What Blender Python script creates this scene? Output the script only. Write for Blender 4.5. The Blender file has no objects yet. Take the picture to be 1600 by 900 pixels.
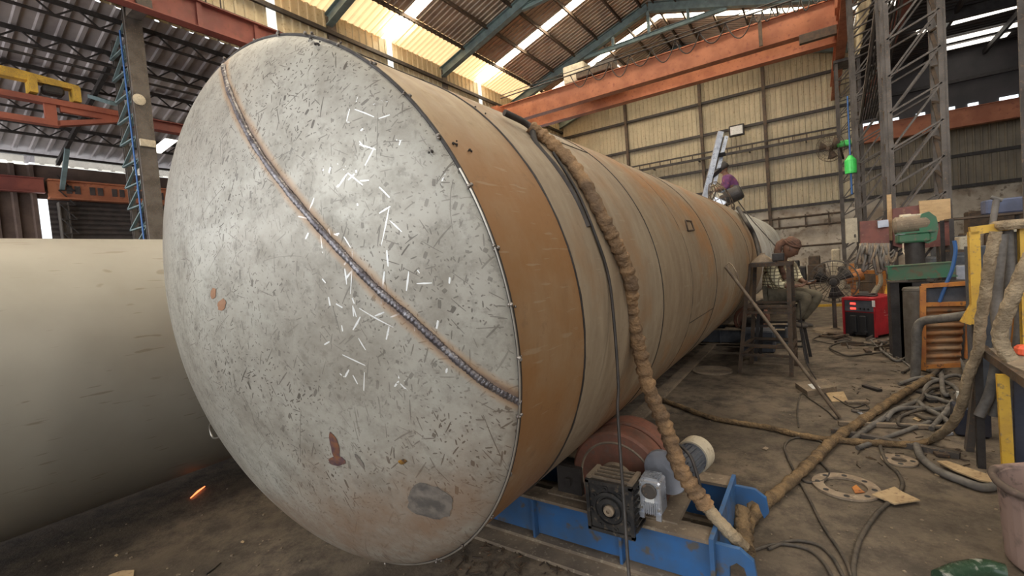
import bpy, math, random
from math import sin, cos, pi, radians, sqrt
from mathutils import Vector, Matrix
from mathutils.bvhtree import BVHTree

SC = bpy.context.scene
COL = SC.collection
random.seed(7)

# ------------------------------------------------------------------ camera
F, CX, CY, H = 709.0, 800.0, 450.0, 1.6
# rows: world axes written in camera coordinates (x right, y down, z forward)
def _n(v):
    l = sqrt(sum(a*a for a in v)); return [a/l for a in v]
_Y = _n([475.0, -70.0, F])
_X = _n([1050.0, -52.0, -F]); _d = sum(a*b for a, b in zip(_X, _Y)); _X = _n([a-_d*b for a, b in zip(_X, _Y)])
_Z = _n([_X[1]*_Y[2]-_X[2]*_Y[1], _X[2]*_Y[0]-_X[0]*_Y[2], _X[0]*_Y[1]-_X[1]*_Y[0]])
if _Z[1] > 0: _Z = [-a for a in _Z]
EYE = Vector((0, 0, H))
cam_d = bpy.data.cameras.new('camera'); cam = bpy.data.objects.new('camera', cam_d); COL.objects.link(cam)
cam_d.sensor_width = 36; cam_d.lens = F/1600*36; cam_d.clip_start = .05; cam_d.clip_end = 300
right = Vector((_X[0], _Y[0], _Z[0])); down = Vector((_X[1], _Y[1], _Z[1])); fwd = Vector((_X[2], _Y[2], _Z[2]))
cam.matrix_world = Matrix(((right.x, -down.x, -fwd.x, EYE.x), (right.y, -down.y, -fwd.y, EYE.y),
                           (right.z, -down.z, -fwd.z, EYE.z), (0, 0, 0, 1)))
SC.camera = cam

def ray(px, py):
    return (right*(px-CX) + down*(py-CY) + fwd*F).normalized()
def P(px, py, ax, val):
    r = ray(px, py); t = (val-EYE[ax])/r[ax]; return EYE + r*t
def G(px, py, z=0.0): return P(px, py, 2, z)

# ------------------------------------------------------------------ world, light, exposure
SC.view_settings.view_transform = 'Standard'; SC.view_settings.look = 'None'
SC.view_settings.gamma = 1; SC.view_settings.use_curve_mapping = False
SC.view_settings.exposure = 0.0
SC.cycles.use_denoising = True
SC.cycles.max_bounces = 6; SC.cycles.diffuse_bounces = 4; SC.cycles.transparent_max_bounces = 8
SC.cycles.sample_clamp_indirect = 6
SC.cycles.caustics_reflective = False; SC.cycles.caustics_refractive = False
W = bpy.data.worlds.new('daylight'); SC.world = W; W.use_nodes = True
bg = W.node_tree.nodes['Background']; bg.inputs[0].default_value = (.92, .96, 1, 1); bg.inputs[1].default_value = 1.7

def area(name, loc, rot, sx, sy, power, col=(1, .95, .88)):
    l = bpy.data.lights.new(name, 'AREA'); l.shape = 'RECTANGLE'; l.size = sx; l.size_y = sy; l.energy = power; l.color = col
    o = bpy.data.objects.new(name, l); COL.objects.link(o); o.location = loc; o.rotation_euler = rot; return o
# the open hall end behind the camera
area('daylight_open_end', (-7.0, -9, 5.6), (radians(84), 0, 0), 14, 5.4, 840, (.98, .97, .96))
# daylight of the lean-to's open side, far left behind the camera
area('daylight_lean_to', (-18, -8.5, 2.6), (radians(100), 0, 0), 7, 4.6, 900, (.95, .96, 1))
XL, XR, XM, ZE, ZR, YF, YB = -14.2, 1.8, -6.2, 11.25, 13.8, 28.6, -9.0
BAYS = [4.65, 10.6, 16.6, 22.6]
STRIPS = [1.7, 7.7, 13.3, 19.3, 24.5]
def slope_left(x): return ZE + (x-XL)/(XM-XL)*(ZR-ZE)
def slope_right(x): return ZE + (XR-x)/(XR-XM)*(ZR-ZE)
AN = math.atan2(ZR-ZE, XM-XL)
for yy in STRIPS:      # daylight falling through each roof light strip, lamp outside above the sheet
    area('daylight_roof_strip', (-10.2, yy, slope_left(-10.2)+.28), (0, -AN, 0), 7.6, .5, 620, (1, .92, .80))
    area('daylight_roof_strip', (-2.4, yy, slope_right(-2.4)+.28), (0, AN, 0), 7.6, .5, 620, (1, .92, .80))
for yy in (-4, 2, 8): area('added_fill_side_bay', (6.5, yy, 9.2), (0, radians(12), 0), 7, .7, 420, (1, .92, .80))  # added lamps under the closed side-bay roof, brighten the tank's right side

# ------------------------------------------------------------------ materials
def new_mat(name):
    m = bpy.data.materials.new(name); m.use_nodes = True
    nt = m.node_tree; b = nt.nodes['Principled BSDF']; return m, nt, b
def lk(nt, a, b): nt.links.new(a, b)
def coords(nt, scale=(1, 1, 1), rot=(0, 0, 0), src='Object'):
    tc = nt.nodes.new('ShaderNodeTexCoord'); mp = nt.nodes.new('ShaderNodeMapping')
    lk(nt, tc.outputs[src], mp.inputs[0]); mp.inputs['Scale'].default_value = scale; mp.inputs['Rotation'].default_value = rot
    return mp.outputs[0]
def noise(nt, vec, s, det=4, rough=.55):
    n = nt.nodes.new('ShaderNodeTexNoise'); lk(nt, vec, n.inputs['Vector']); n.inputs['Scale'].default_value = s
    n.inputs['Detail'].default_value = det; n.inputs['Roughness'].default_value = rough; return n.outputs['Fac']
def ramp(nt, fac, stops):
    r = nt.nodes.new('ShaderNodeValToRGB'); lk(nt, fac, r.inputs[0]); e = r.color_ramp.elements
    while len(e) < len(stops): e.new(.5)
    for el, (p, c) in zip(e, stops):
        el.position = p; el.color = (c, c, c, 1) if isinstance(c, (int, float)) else (*c, 1)
    return r.outputs[0]
def mix(nt, fac, a, b, mode='MIX'):
    m = nt.nodes.new('ShaderNodeMix'); m.data_type = 'RGBA'; m.blend_type = mode
    for k, v in ((0, fac), (6, a), (7, b)):
        if hasattr(v, 'links'): lk(nt, v, m.inputs[k])
        elif isinstance(v, (int, float)): m.inputs[k].default_value = v
        else: m.inputs[k].default_value = (*v, 1)
    return m.outputs[2]
def mth(nt, op, a, b=0.0, c=None):
    m = nt.nodes.new('ShaderNodeMath'); m.operation = op
    for k, v in enumerate((a, b) if c is None else (a, b, c)):
        if hasattr(v, 'links'): lk(nt, v, m.inputs[k])
        else: m.inputs[k].default_value = v
    return m.outputs[0]
def bump(nt, b, h, strength=.3, dist=.01):
    n = nt.nodes.new('ShaderNodeBump'); lk(nt, h, n.inputs['Height']); n.inputs['Strength'].default_value = strength
    n.inputs['Distance'].default_value = dist; lk(nt, n.outputs[0], b.inputs['Normal'])
def worn(name, c1, c2, scale=4, rough=.6, metal=0.0, c3=None, bmp=.25, lo=.4, hi=.62, fine=40, bdist=.006, stretch=(1, 1, 1)):
    m, nt, b = new_mat(name); v = coords(nt, stretch)
    n1 = noise(nt, v, scale, 6); col = mix(nt, ramp(nt, n1, [(lo, 0.), (hi, 1.)]), c1, c2)
    n2 = noise(nt, v, fine, 3)
    if c3 is not None: col = mix(nt, ramp(nt, n2, [(.58, 0.), (.68, 1.)]), col, c3)
    lk(nt, col, b.inputs['Base Color']); b.inputs['Metallic'].default_value = metal
    lk(nt, ramp(nt, n2, [(.3, max(rough-.12, .05)), (.7, min(rough+.12, 1))]), b.inputs['Roughness'])
    if bmp: bump(nt, b, n2, bmp, bdist)
    return m
def plain(name, c, rough=.5, metal=0.0, emit=None):
    m, nt, b = new_mat(name); v = coords(nt); n = noise(nt, v, 12, 4)
    lk(nt, mix(nt, ramp(nt, n, [(.35, 0.), (.7, 1.)]), c, [x*.78 for x in c]), b.inputs['Base Color'])
    b.inputs['Roughness'].default_value = rough; b.inputs['Metallic'].default_value = metal
    if emit: b.inputs['Emission Color'].default_value = (*emit[0], 1); b.inputs['Emission Strength'].default_value = emit[1]
    return m
M = {}
M['roof'] = worn('roof_sheet', (.54, .43, .335), (.40, .31, .245), 1.5, .55, .2, bmp=.1)
M['roof_pale'] = worn('lean_to_sheet', (.46, .41, .40), (.33, .29, .29), 1.2, .55, .2, bmp=.1)
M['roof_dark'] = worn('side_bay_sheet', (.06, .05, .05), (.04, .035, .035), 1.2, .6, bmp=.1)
M['clad'] = worn('wall_sheet', (.50, .43, .29), (.40, .34, .23), 1.0, .6, c3=(.36, .29, .19), bmp=.1, fine=9)
M['masonry'] = worn('stained_masonry', (.62, .56, .46), (.34, .27, .2), 1.0, .85, c3=(.25, .2, .15), fine=5)
M['dark_clad'] = worn('dark_shutter', (.075, .06, .055), (.05, .042, .04), 3, .6)
M['brown_clad'] = worn('brown_sheet', (.14, .095, .075), (.09, .06, .05), 2, .7)
M['steel_blue'] = worn('blue_grey_steel', (.22, .30, .30), (.16, .21, .215), 3, .55, .2)
M['steel'] = worn('grey_steel', (.125, .108, .095), (.075, .064, .055), 4, .65, .15, c3=(.2, .14, .1))
M['steel_dark'] = worn('dark_steel', (.055, .048, .045), (.035, .03, .028), 6, .6, .3)
M['steel_brown'] = worn('rusty_steel', (.11, .075, .05), (.06, .045, .035), 7, .7, .2, c3=(.17, .09, .045))
M['orange'] = worn('crane_orange', (.47, .175, .085), (.34, .115, .055), 1.3, .6, c3=(.3, .1, .06), fine=8)
M['red_dark'] = worn('girder_red', (.30, .085, .06), (.2, .055, .045), 1.2, .55, c3=(.2, .07, .05), fine=7)
M['yellow'] = worn('yellow_paint', (.66, .40, .045), (.48, .28, .04), 5, .5, c3=(.3, .2, .08))
M['orange_paint'] = worn('orange_paint', (.62, .25, .05), (.42, .15, .05), 5, .5, c3=(.15, .08, .05), fine=25)
M['blue'] = worn('roller_blue', (.035, .13, .33), (.05, .11, .22), 5, .45, c3=(.1, .09, .08), fine=12)
M['dusty'] = worn('dusty_steel', (.26, .2, .14), (.17, .13, .095), 6, .85, c3=(.34, .28, .2))
M['tyre'] = worn('roller_rubber', (.21, .085, .055), (.13, .065, .045), 8, .65, c3=(.15, .09, .07), fine=30)
M['gear_black'] = worn('gearbox_black', (.03, .03, .032), (.06, .055, .05), 12, .45, .3, c3=(.14, .11, .08), fine=40)
M['alu'] = worn('aluminium', (.62, .65, .70), (.45, .48, .55), 12, .35, .7, bmp=.15)
M['galv'] = worn('galvanised', (.5, .52, .58), (.4, .42, .48), 12, .4, .6)
M['sleeve'] = worn('leather_sleeve', (.33, .2, .10), (.15, .095, .055), 9, .85, fine=45, bmp=.8, bdist=.02)
M['burlap'] = worn('burlap_wrap', (.26, .17, .085), (.12, .08, .045), 12, .95, fine=60, bmp=.9, bdist=.02)
M['burlap_pale'] = worn('dusty_wrap', (.36, .28, .18), (.2, .15, .095), 9, .95, fine=50, bmp=.8, bdist=.02)
M['hose'] = worn('grey_hose', (.17, .155, .14), (.10, .09, .08), 10, .7)
M['cable'] = worn('cable_dusty', (.10, .08, .06), (.05, .042, .035), 14, .7)
M['cable_black'] = worn('cable_black', (.025, .022, .02), (.045, .035, .03), 14, .6)
M['copper_pipe'] = worn('dusty_rod', (.26, .2, .14), (.17, .125, .09), 10, .55, .3)
M['card'] = worn('cardboard', (.52, .38, .22), (.42, .30, .17), 6, .9, c3=(.3, .2, .12))
M['wood'] = worn('plywood', (.62, .42, .22), (.5, .33, .17), 4, .8, c3=(.4, .26, .14), stretch=(1, 1, 5))
M['maroon'] = worn('maroon_board', (.24, .085, .065), (.16, .06, .05), 5, .6, c3=(.25, .14, .1), fine=18)
M['beige'] = worn('beige_enamel', (.6, .53, .4), (.46, .4, .3), 6, .5, c3=(.3, .24, .17))
M['green'] = worn('green_paint', (.045, .17, .085), (.08, .14, .085), 6, .5, c3=(.16, .14, .1), fine=16)
M['green_dirty'] = worn('green_channel', (.05, .16, .095), (.12, .13, .085), 4, .6, c3=(.14, .11, .07), fine=14)
M['green_bright'] = plain('green_plastic', (.08, .75, .14), .4)
M['welder_red'] = worn('welder_red', (.42, .022, .03), (.3, .018, .025), 6, .4, bmp=.05)
M['white'] = plain('white_plate', (.8, .8, .78), .5)
M['black'] = plain('black_plastic', (.025, .025, .028), .5)
M['lamp_red'] = plain('red_display', (.8, .05, .05), .4, emit=((1, .06, .04), 2.2))
M['spark'] = plain('hot_steel', (.9, .2, .08), .5, emit=((1, .22, .07), 3))
M['rust_flange'] = worn('flange_steel', (.34, .265, .19), (.23, .175, .125), 12, .75, .1, c3=(.42, .34, .25))
M['red_soft'] = worn('lean_to_red', (.36, .10, .055), (.25, .07, .045), 1.5, .6)
M['radiator'] = worn('corrugated_rust', (.34, .22, .13), (.4, .17, .06), 5, .75, c3=(.17, .12, .08), fine=12)
M['slate'] = worn('slate_panel', (.10, .11, .13), (.06, .065, .08), 6, .6)
M['navy'] = worn('navy_panel', (.02, .025, .045), (.035, .035, .05), 6, .5)
M['pink_bucket'] = worn('pale_bucket', (.30, .205, .17), (.11, .08, .065), 4.5, .85, c3=(.06, .05, .04), fine=11, lo=.46, hi=.56)
M['bottle'] = worn('bottle_dark', (.03, .06, .035), (.3, .3, .26), 9, .25, lo=.55, hi=.6, bmp=0)
M['blue_plastic'] = plain('blue_cord', (.045, .14, .38), .5)
M['tack'] = worn('tack_metal', (.3, .27, .24), (.1, .08, .07), 60, .4, .6)
M['bolt'] = plain('bolt_steel', (.5, .47, .42), .35, .8)

def mat_floor():
    m, nt, b = new_mat('oily_concrete'); v = coords(nt)
    n1 = noise(nt, v, .8, 8, .65); n2 = noise(nt, v, 4.5, 10, .75); n3 = noise(nt, v, 45, 4, .7)
    c = mix(nt, ramp(nt, n1, [(.38, 0.), (.62, 1.)]), (.095, .073, .052), (.20, .155, .11))
    c = mix(nt, ramp(nt, n2, [(.44, 0.), (.6, .85)]), c, (.05, .04, .031))
    c = mix(nt, ramp(nt, n3, [(.62, 0.), (.74, .7)]), c, (.30, .24, .17))
    c = mix(nt, ramp(nt, noise(nt, v, 14, 5, .7), [(.6, 0.), (.72, .6)]), c, (.035, .028, .024))
    lk(nt, c, b.inputs['Base Color']); lk(nt, ramp(nt, n2, [(.3, .5), (.7, .85)]), b.inputs['Roughness'])
    bump(nt, b, mth(nt, 'ADD', n3, n2), .35, .012); return m
M['floor'] = mat_floor()

def dashes(nt, rotz, s, sx, lo, seed, plane='XZ'):
    """short strokes: noise stretched along one direction of the plate"""
    tc = nt.nodes.new('ShaderNodeTexCoord'); r1 = nt.nodes.new('ShaderNodeMapping')
    lk(nt, tc.outputs['Object'], r1.inputs[0]); r1.inputs['Rotation'].default_value = (0, rotz, 0)
    r2 = nt.nodes.new('ShaderNodeMapping'); lk(nt, r1.outputs[0], r2.inputs[0])
    r2.inputs['Scale'].default_value = (1, .6, sx); r2.inputs['Location'].default_value = (seed*3.1, seed*1.7, seed)
    n = noise(nt, r2.outputs[0], s, 2.0, .5); return ramp(nt, n, [(lo, 0.), (lo+.035, 1.)])
def strokes_vor(nt, scale, L, wd, keep, bias=None, spread=pi, seed=0.0):
    """separate short scratches, each with its own place, length and direction"""
    tc = nt.nodes.new('ShaderNodeTexCoord'); sp = nt.nodes.new('ShaderNodeSeparateXYZ'); lk(nt, tc.outputs['Object'], sp.inputs[0])
    cb_ = nt.nodes.new('ShaderNodeCombineXYZ')
    lk(nt, mth(nt, 'MULTIPLY_ADD', sp.outputs['X'], scale, seed), cb_.inputs[0])
    lk(nt, mth(nt, 'MULTIPLY_ADD', mth(nt, 'ADD', sp.outputs['Z'], mth(nt, 'MULTIPLY', sp.outputs['Y'], .6)), scale, seed*1.7), cb_.inputs[1])
    vo = nt.nodes.new('ShaderNodeTexVoronoi'); vo.voronoi_dimensions = '2D'; vo.inputs['Scale'].default_value = 1.0; lk(nt, cb_.outputs[0], vo.inputs['Vector'])
    d = nt.nodes.new('ShaderNodeVectorMath'); d.operation = 'SUBTRACT'; lk(nt, cb_.outputs[0], d.inputs[0]); lk(nt, vo.outputs['Position'], d.inputs[1])
    ds = nt.nodes.new('ShaderNodeSeparateXYZ'); lk(nt, d.outputs[0], ds.inputs[0])
    cs_ = nt.nodes.new('ShaderNodeSeparateColor'); lk(nt, vo.outputs['Color'], cs_.inputs[0])
    ang = mth(nt, 'MULTIPLY_ADD', cs_.outputs[0], spread, (bias or 0)-spread/2)
    c_, s_ = mth(nt, 'COSINE', ang), mth(nt, 'SINE', ang)
    u = mth(nt, 'ADD', mth(nt, 'MULTIPLY', ds.outputs[0], c_), mth(nt, 'MULTIPLY', ds.outputs[1], s_))
    v = mth(nt, 'SUBTRACT', mth(nt, 'MULTIPLY', ds.outputs[1], c_), mth(nt, 'MULTIPLY', ds.outputs[0], s_))
    v = mth(nt, 'ADD', v, mth(nt, 'MULTIPLY', mth(nt, 'MULTIPLY', u, u), mth(nt, 'MULTIPLY_ADD', cs_.outputs[2], .5, -.12)))
    lu = mth(nt, 'LESS_THAN', mth(nt, 'ABSOLUTE', u), mth(nt, 'MULTIPLY_ADD', cs_.outputs[1], L, .06))
    taper = mth(nt, 'MULTIPLY_ADD', mth(nt, 'ABSOLUTE', u), -wd*1.2, wd)
    lv = mth(nt, 'LESS_THAN', mth(nt, 'ABSOLUTE', v), taper)
    return mth(nt, 'MULTIPLY', mth(nt, 'MULTIPLY', lu, lv), mth(nt, 'LESS_THAN', cs_.outputs[2], keep))
def mth_max(nt, *a):
    o = a[0]
    for x in a[1:]: o = mth(nt, 'MAXIMUM', o, x)
    return o
# weld across the head runs in a plane parallel to Y: nx*x + nz*z = c (root coordinates)
GLARE = (.1, 1.6)
def mat_head(wn, wc, whk):
    m, nt, b = new_mat('scratched_head_plate'); v = coords(nt)
    big = noise(nt, v, 1.6, 5, .6); mid = noise(nt, v, 6, 6, .7)
    c = mix(nt, ramp(nt, big, [(.35, 0.), (.65, 1.)]), (.44, .43, .38), (.33, .305, .26))
    c = mix(nt, ramp(nt, mid, [(.44, 0.), (.68, .7)]), c, (.205, .185, .15))
    tc = nt.nodes.new('ShaderNodeTexCoord'); sp = nt.nodes.new('ShaderNodeSeparateXYZ'); lk(nt, tc.outputs['Object'], sp.inputs[0])
    X, Z = sp.outputs['X'], sp.outputs['Z']
    # rusty stains low on the plate
    stain = mth(nt, 'MULTIPLY', ramp(nt, mth(nt, 'ADD', mth(nt, 'MULTIPLY_ADD', Z, -1.0, 1.05), mth(nt, 'ADD', mth(nt, 'MULTIPLY', big, .5), mth(nt, 'MULTIPLY', X, .35))), [(.35, 0.), (.8, 1.)]),
                ramp(nt, noise(nt, v, 3.3, 6, .7), [(.36, .25), (.6, 1.)]))
    # heat tint beside the weld
    d = mth(nt, 'ABSOLUTE', mth(nt, 'SUBTRACT', mth(nt, 'ADD', mth(nt, 'MULTIPLY', X, wn[0]), mth(nt, 'MULTIPLY', Z, wn[1])), wc))
    dn = mth(nt, 'ADD', d, mth(nt, 'MULTIPLY', mth(nt, 'SUBTRACT', mid, .5), .03))
    t1 = ramp(nt, dn, [(.014, 1.), (.036, 0.)]); t2 = ramp(nt, dn, [(.010, 1.), (.021, 0.)])
    strokes = mth_max(nt, strokes_vor(nt, 10, .42, .022, .5, 1.15, 1.5, 1), strokes_vor(nt, 19, .44, .035, .5, 1.2, 2.0, 5), strokes_vor(nt, 5, .42, .007, .7, 1.0, 1.8, 9),
                      strokes_vor(nt, 34, .4, .07, .4, 1.1, 1.6, 13), strokes_vor(nt, 60, .3, .12, .4, 1.0, 3.1, 23), strokes_vor(nt, 15, .4, .022, .3, -.6, 1.0, 3),
                      strokes_vor(nt, 14, .16, .07, .3, 1.2, .8, 31))
    clus = ramp(nt, noise(nt, v, 2.6, 4, .6), [(.36, .2), (.62, 1.)])
    c = mix(nt, mth(nt, 'MULTIPLY', mth(nt, 'MULTIPLY', strokes, clus), .9), c, (.085, .072, .06))
    c = mix(nt, mth(nt, 'MULTIPLY', ramp(nt, noise(nt, v, 28, 4, .7), [(.54, 0.), (.66, 1.)]), .4), c, (.15, .138, .115))
    glint_scratch = mth_max(nt, strokes_vor(nt, 9, .46, .022, .5, -.35, 1.0, 21), strokes_vor(nt, 7, .46, .013, .55, 1.3, .6, 25), strokes_vor(nt, 20, .42, .05, .35, 0, 3.1, 29), strokes_vor(nt, 14, .44, .04, .35, 1.2, .8, 33))
    dp = mth(nt, 'SQRT', mth(nt, 'ADD', mth(nt, 'POWER', mth(nt, 'SUBTRACT', X, GLARE[0]), 2.0), mth(nt, 'POWER', mth(nt, 'MULTIPLY', mth(nt, 'SUBTRACT', Z, GLARE[1]), .62), 2.0)))
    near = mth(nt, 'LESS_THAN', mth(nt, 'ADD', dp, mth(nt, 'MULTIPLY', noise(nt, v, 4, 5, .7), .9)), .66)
    glint_scratch = mth(nt, 'MULTIPLY', glint_scratch, near)
    c = mix(nt, mth(nt, 'MULTIPLY', glint_scratch, .8), c, (.88, .9, .9))  # bright scratches, their glints painted white into the colour round the glare centre
    c = mix(nt, mth(nt, 'MULTIPLY', t1, .65), c, (.42, .23, .09)); c = mix(nt, mth(nt, 'MULTIPLY', t2, .6), c, (.10, .08, .09))
    c = mix(nt, mth(nt, 'MULTIPLY', stain, .8), c, (.27, .165, .10))
    lk(nt, c, b.inputs['Base Color']); b.inputs['Metallic'].default_value = .25
    lk(nt, mth(nt, 'SUBTRACT', ramp(nt, mid, [(.3, .40), (.7, .6)]), mth(nt, 'MULTIPLY', glint_scratch, .2)), b.inputs['Roughness'])
    bump(nt, b, mth(nt, 'SUBTRACT', mid, mth(nt, 'MULTIPLY', strokes, .5)), .12, .01)
    return m

def mat_shell(name, base, base2, rust, lo, hi, amount=1.0, zc=0.0, top=.5):
    """mill-scale plate with ochre rust; rust keeps to the part of the plate below height `top`"""
    m, nt, b = new_mat(name); v = coords(nt)
    n1 = noise(nt, v, 1.1, 6, .62); n2 = noise(nt, coords(nt, (1, 4.5, 1)), 2.6, 6, .65); n3 = noise(nt, v, 11, 5, .7)
    c = mix(nt, ramp(nt, n2, [(.35, 0.), (.68, 1.)]), base, base2)
    tc = nt.nodes.new('ShaderNodeTexCoord'); sp = nt.nodes.new('ShaderNodeSeparateXYZ'); lk(nt, tc.outputs['Object'], sp.inputs[0])
    h = ramp(nt, mth(nt, 'ADD', mth(nt, 'MULTIPLY', mth(nt, 'SUBTRACT', sp.outputs['Z'], top), .3), mth(nt, 'MULTIPLY', n1, .5)), [(.5, 1.), (.62, 0.)])
    fac = mth(nt, 'MULTIPLY', mth(nt, 'MULTIPLY', ramp(nt, n1, [(lo, 0.), (hi, 1.)]), h), amount)
    c = mix(nt, fac, c, rust)
    sc = mth_max(nt, dashes(nt, 1.1, 7, 9, .68, 11), dashes(nt, -.4, 9, 9, .685, 12))
    c = mix(nt, mth(nt, 'MULTIPLY', sc, .35), c, (.42, .35, .25))
    c = mix(nt, ramp(nt, n3, [(.6, 0.), (.78, .45)]), c, (.13, .09, .06))
    lk(nt, c, b.inputs['Base Color']); b.inputs['Metallic'].default_value = .15
    lk(nt, ramp(nt, n3, [(.3, .45), (.7, .66)]), b.inputs['Roughness']); bump(nt, b, mth(nt, 'ADD', n3, n2), .12, .01)
    return m

def mat_check():
    m, nt, b = new_mat('checked_shirt'); c = None
    def stripe(sc, rot):
        w = nt.nodes.new('ShaderNodeTexWave'); lk(nt, coords(nt, (1, 1, 1), rot), w.inputs[0]); w.inputs['Scale'].default_value = sc
        return ramp(nt, w.outputs['Fac'], [(.8, 0.), (.9, 1.)])
    g = mth_max(nt, stripe(7, (0, 0, .5)), stripe(7, (0, 1.57, 0)))
    lk(nt, mix(nt, mth(nt, 'MULTIPLY', g, .85), (.85, .77, .52), (.12, .085, .05)), b.inputs['Base Color']); b.inputs['Roughness'].default_value = .9
    return m
M['check'] = mat_check()
M['skin'] = worn('skin_brown', (.20, .10, .06), (.16, .08, .05), 9, .6, bmp=.05)
M['trouser'] = worn('olive_trousers', (.15, .125, .085), (.09, .075, .05), 10, .95)
M['shoe'] = worn('dusty_shoe', (.06, .05, .045), (.12, .095, .07), 14, .8)
M['headcloth'] = worn('brown_headcloth', (.17, .085, .055), (.09, .05, .035), 22, .95, bmp=.6)
M['purple'] = worn('purple_shirt', (.18, .06, .17), (.10, .035, .10), 12, .9, c3=(.4, .12, .1), fine=16)
M['jeans'] = worn('blue_jeans', (.16, .24, .32), (.1, .15, .2), 12, .9)

def mat_pane(name, tint, tr=.75):
    m = bpy.data.materials.new(name); m.use_nodes = True; nt = m.node_tree; nt.nodes.clear()
    out = nt.nodes.new('ShaderNodeOutputMaterial'); mx = nt.nodes.new('ShaderNodeMixShader')
    a = nt.nodes.new('ShaderNodeBsdfTransparent'); c = nt.nodes.new('ShaderNodeBsdfTranslucent')
    n = noise(nt, coords(nt), 2.5, 4); colr = mix(nt, ramp(nt, n, [(.3, 0.), (.7, 1.)]), tint, [x*.9 for x in tint])
    lk(nt, colr, a.inputs[0]); lk(nt, colr, c.inputs[0]); mx.inputs[0].default_value = 1-tr
    lk(nt, a.outputs[0], mx.inputs[1]); lk(nt, c.outputs[0], mx.inputs[2]); lk(nt, mx.outputs[0], out.inputs[0]); return m
M['pane'] = mat_pane('roof_light_sheet', (1, .97, .9))
M['pane_yellow'] = mat_pane('aged_fibreglass_sheet', (.95, .62, .30), .30)

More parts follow.
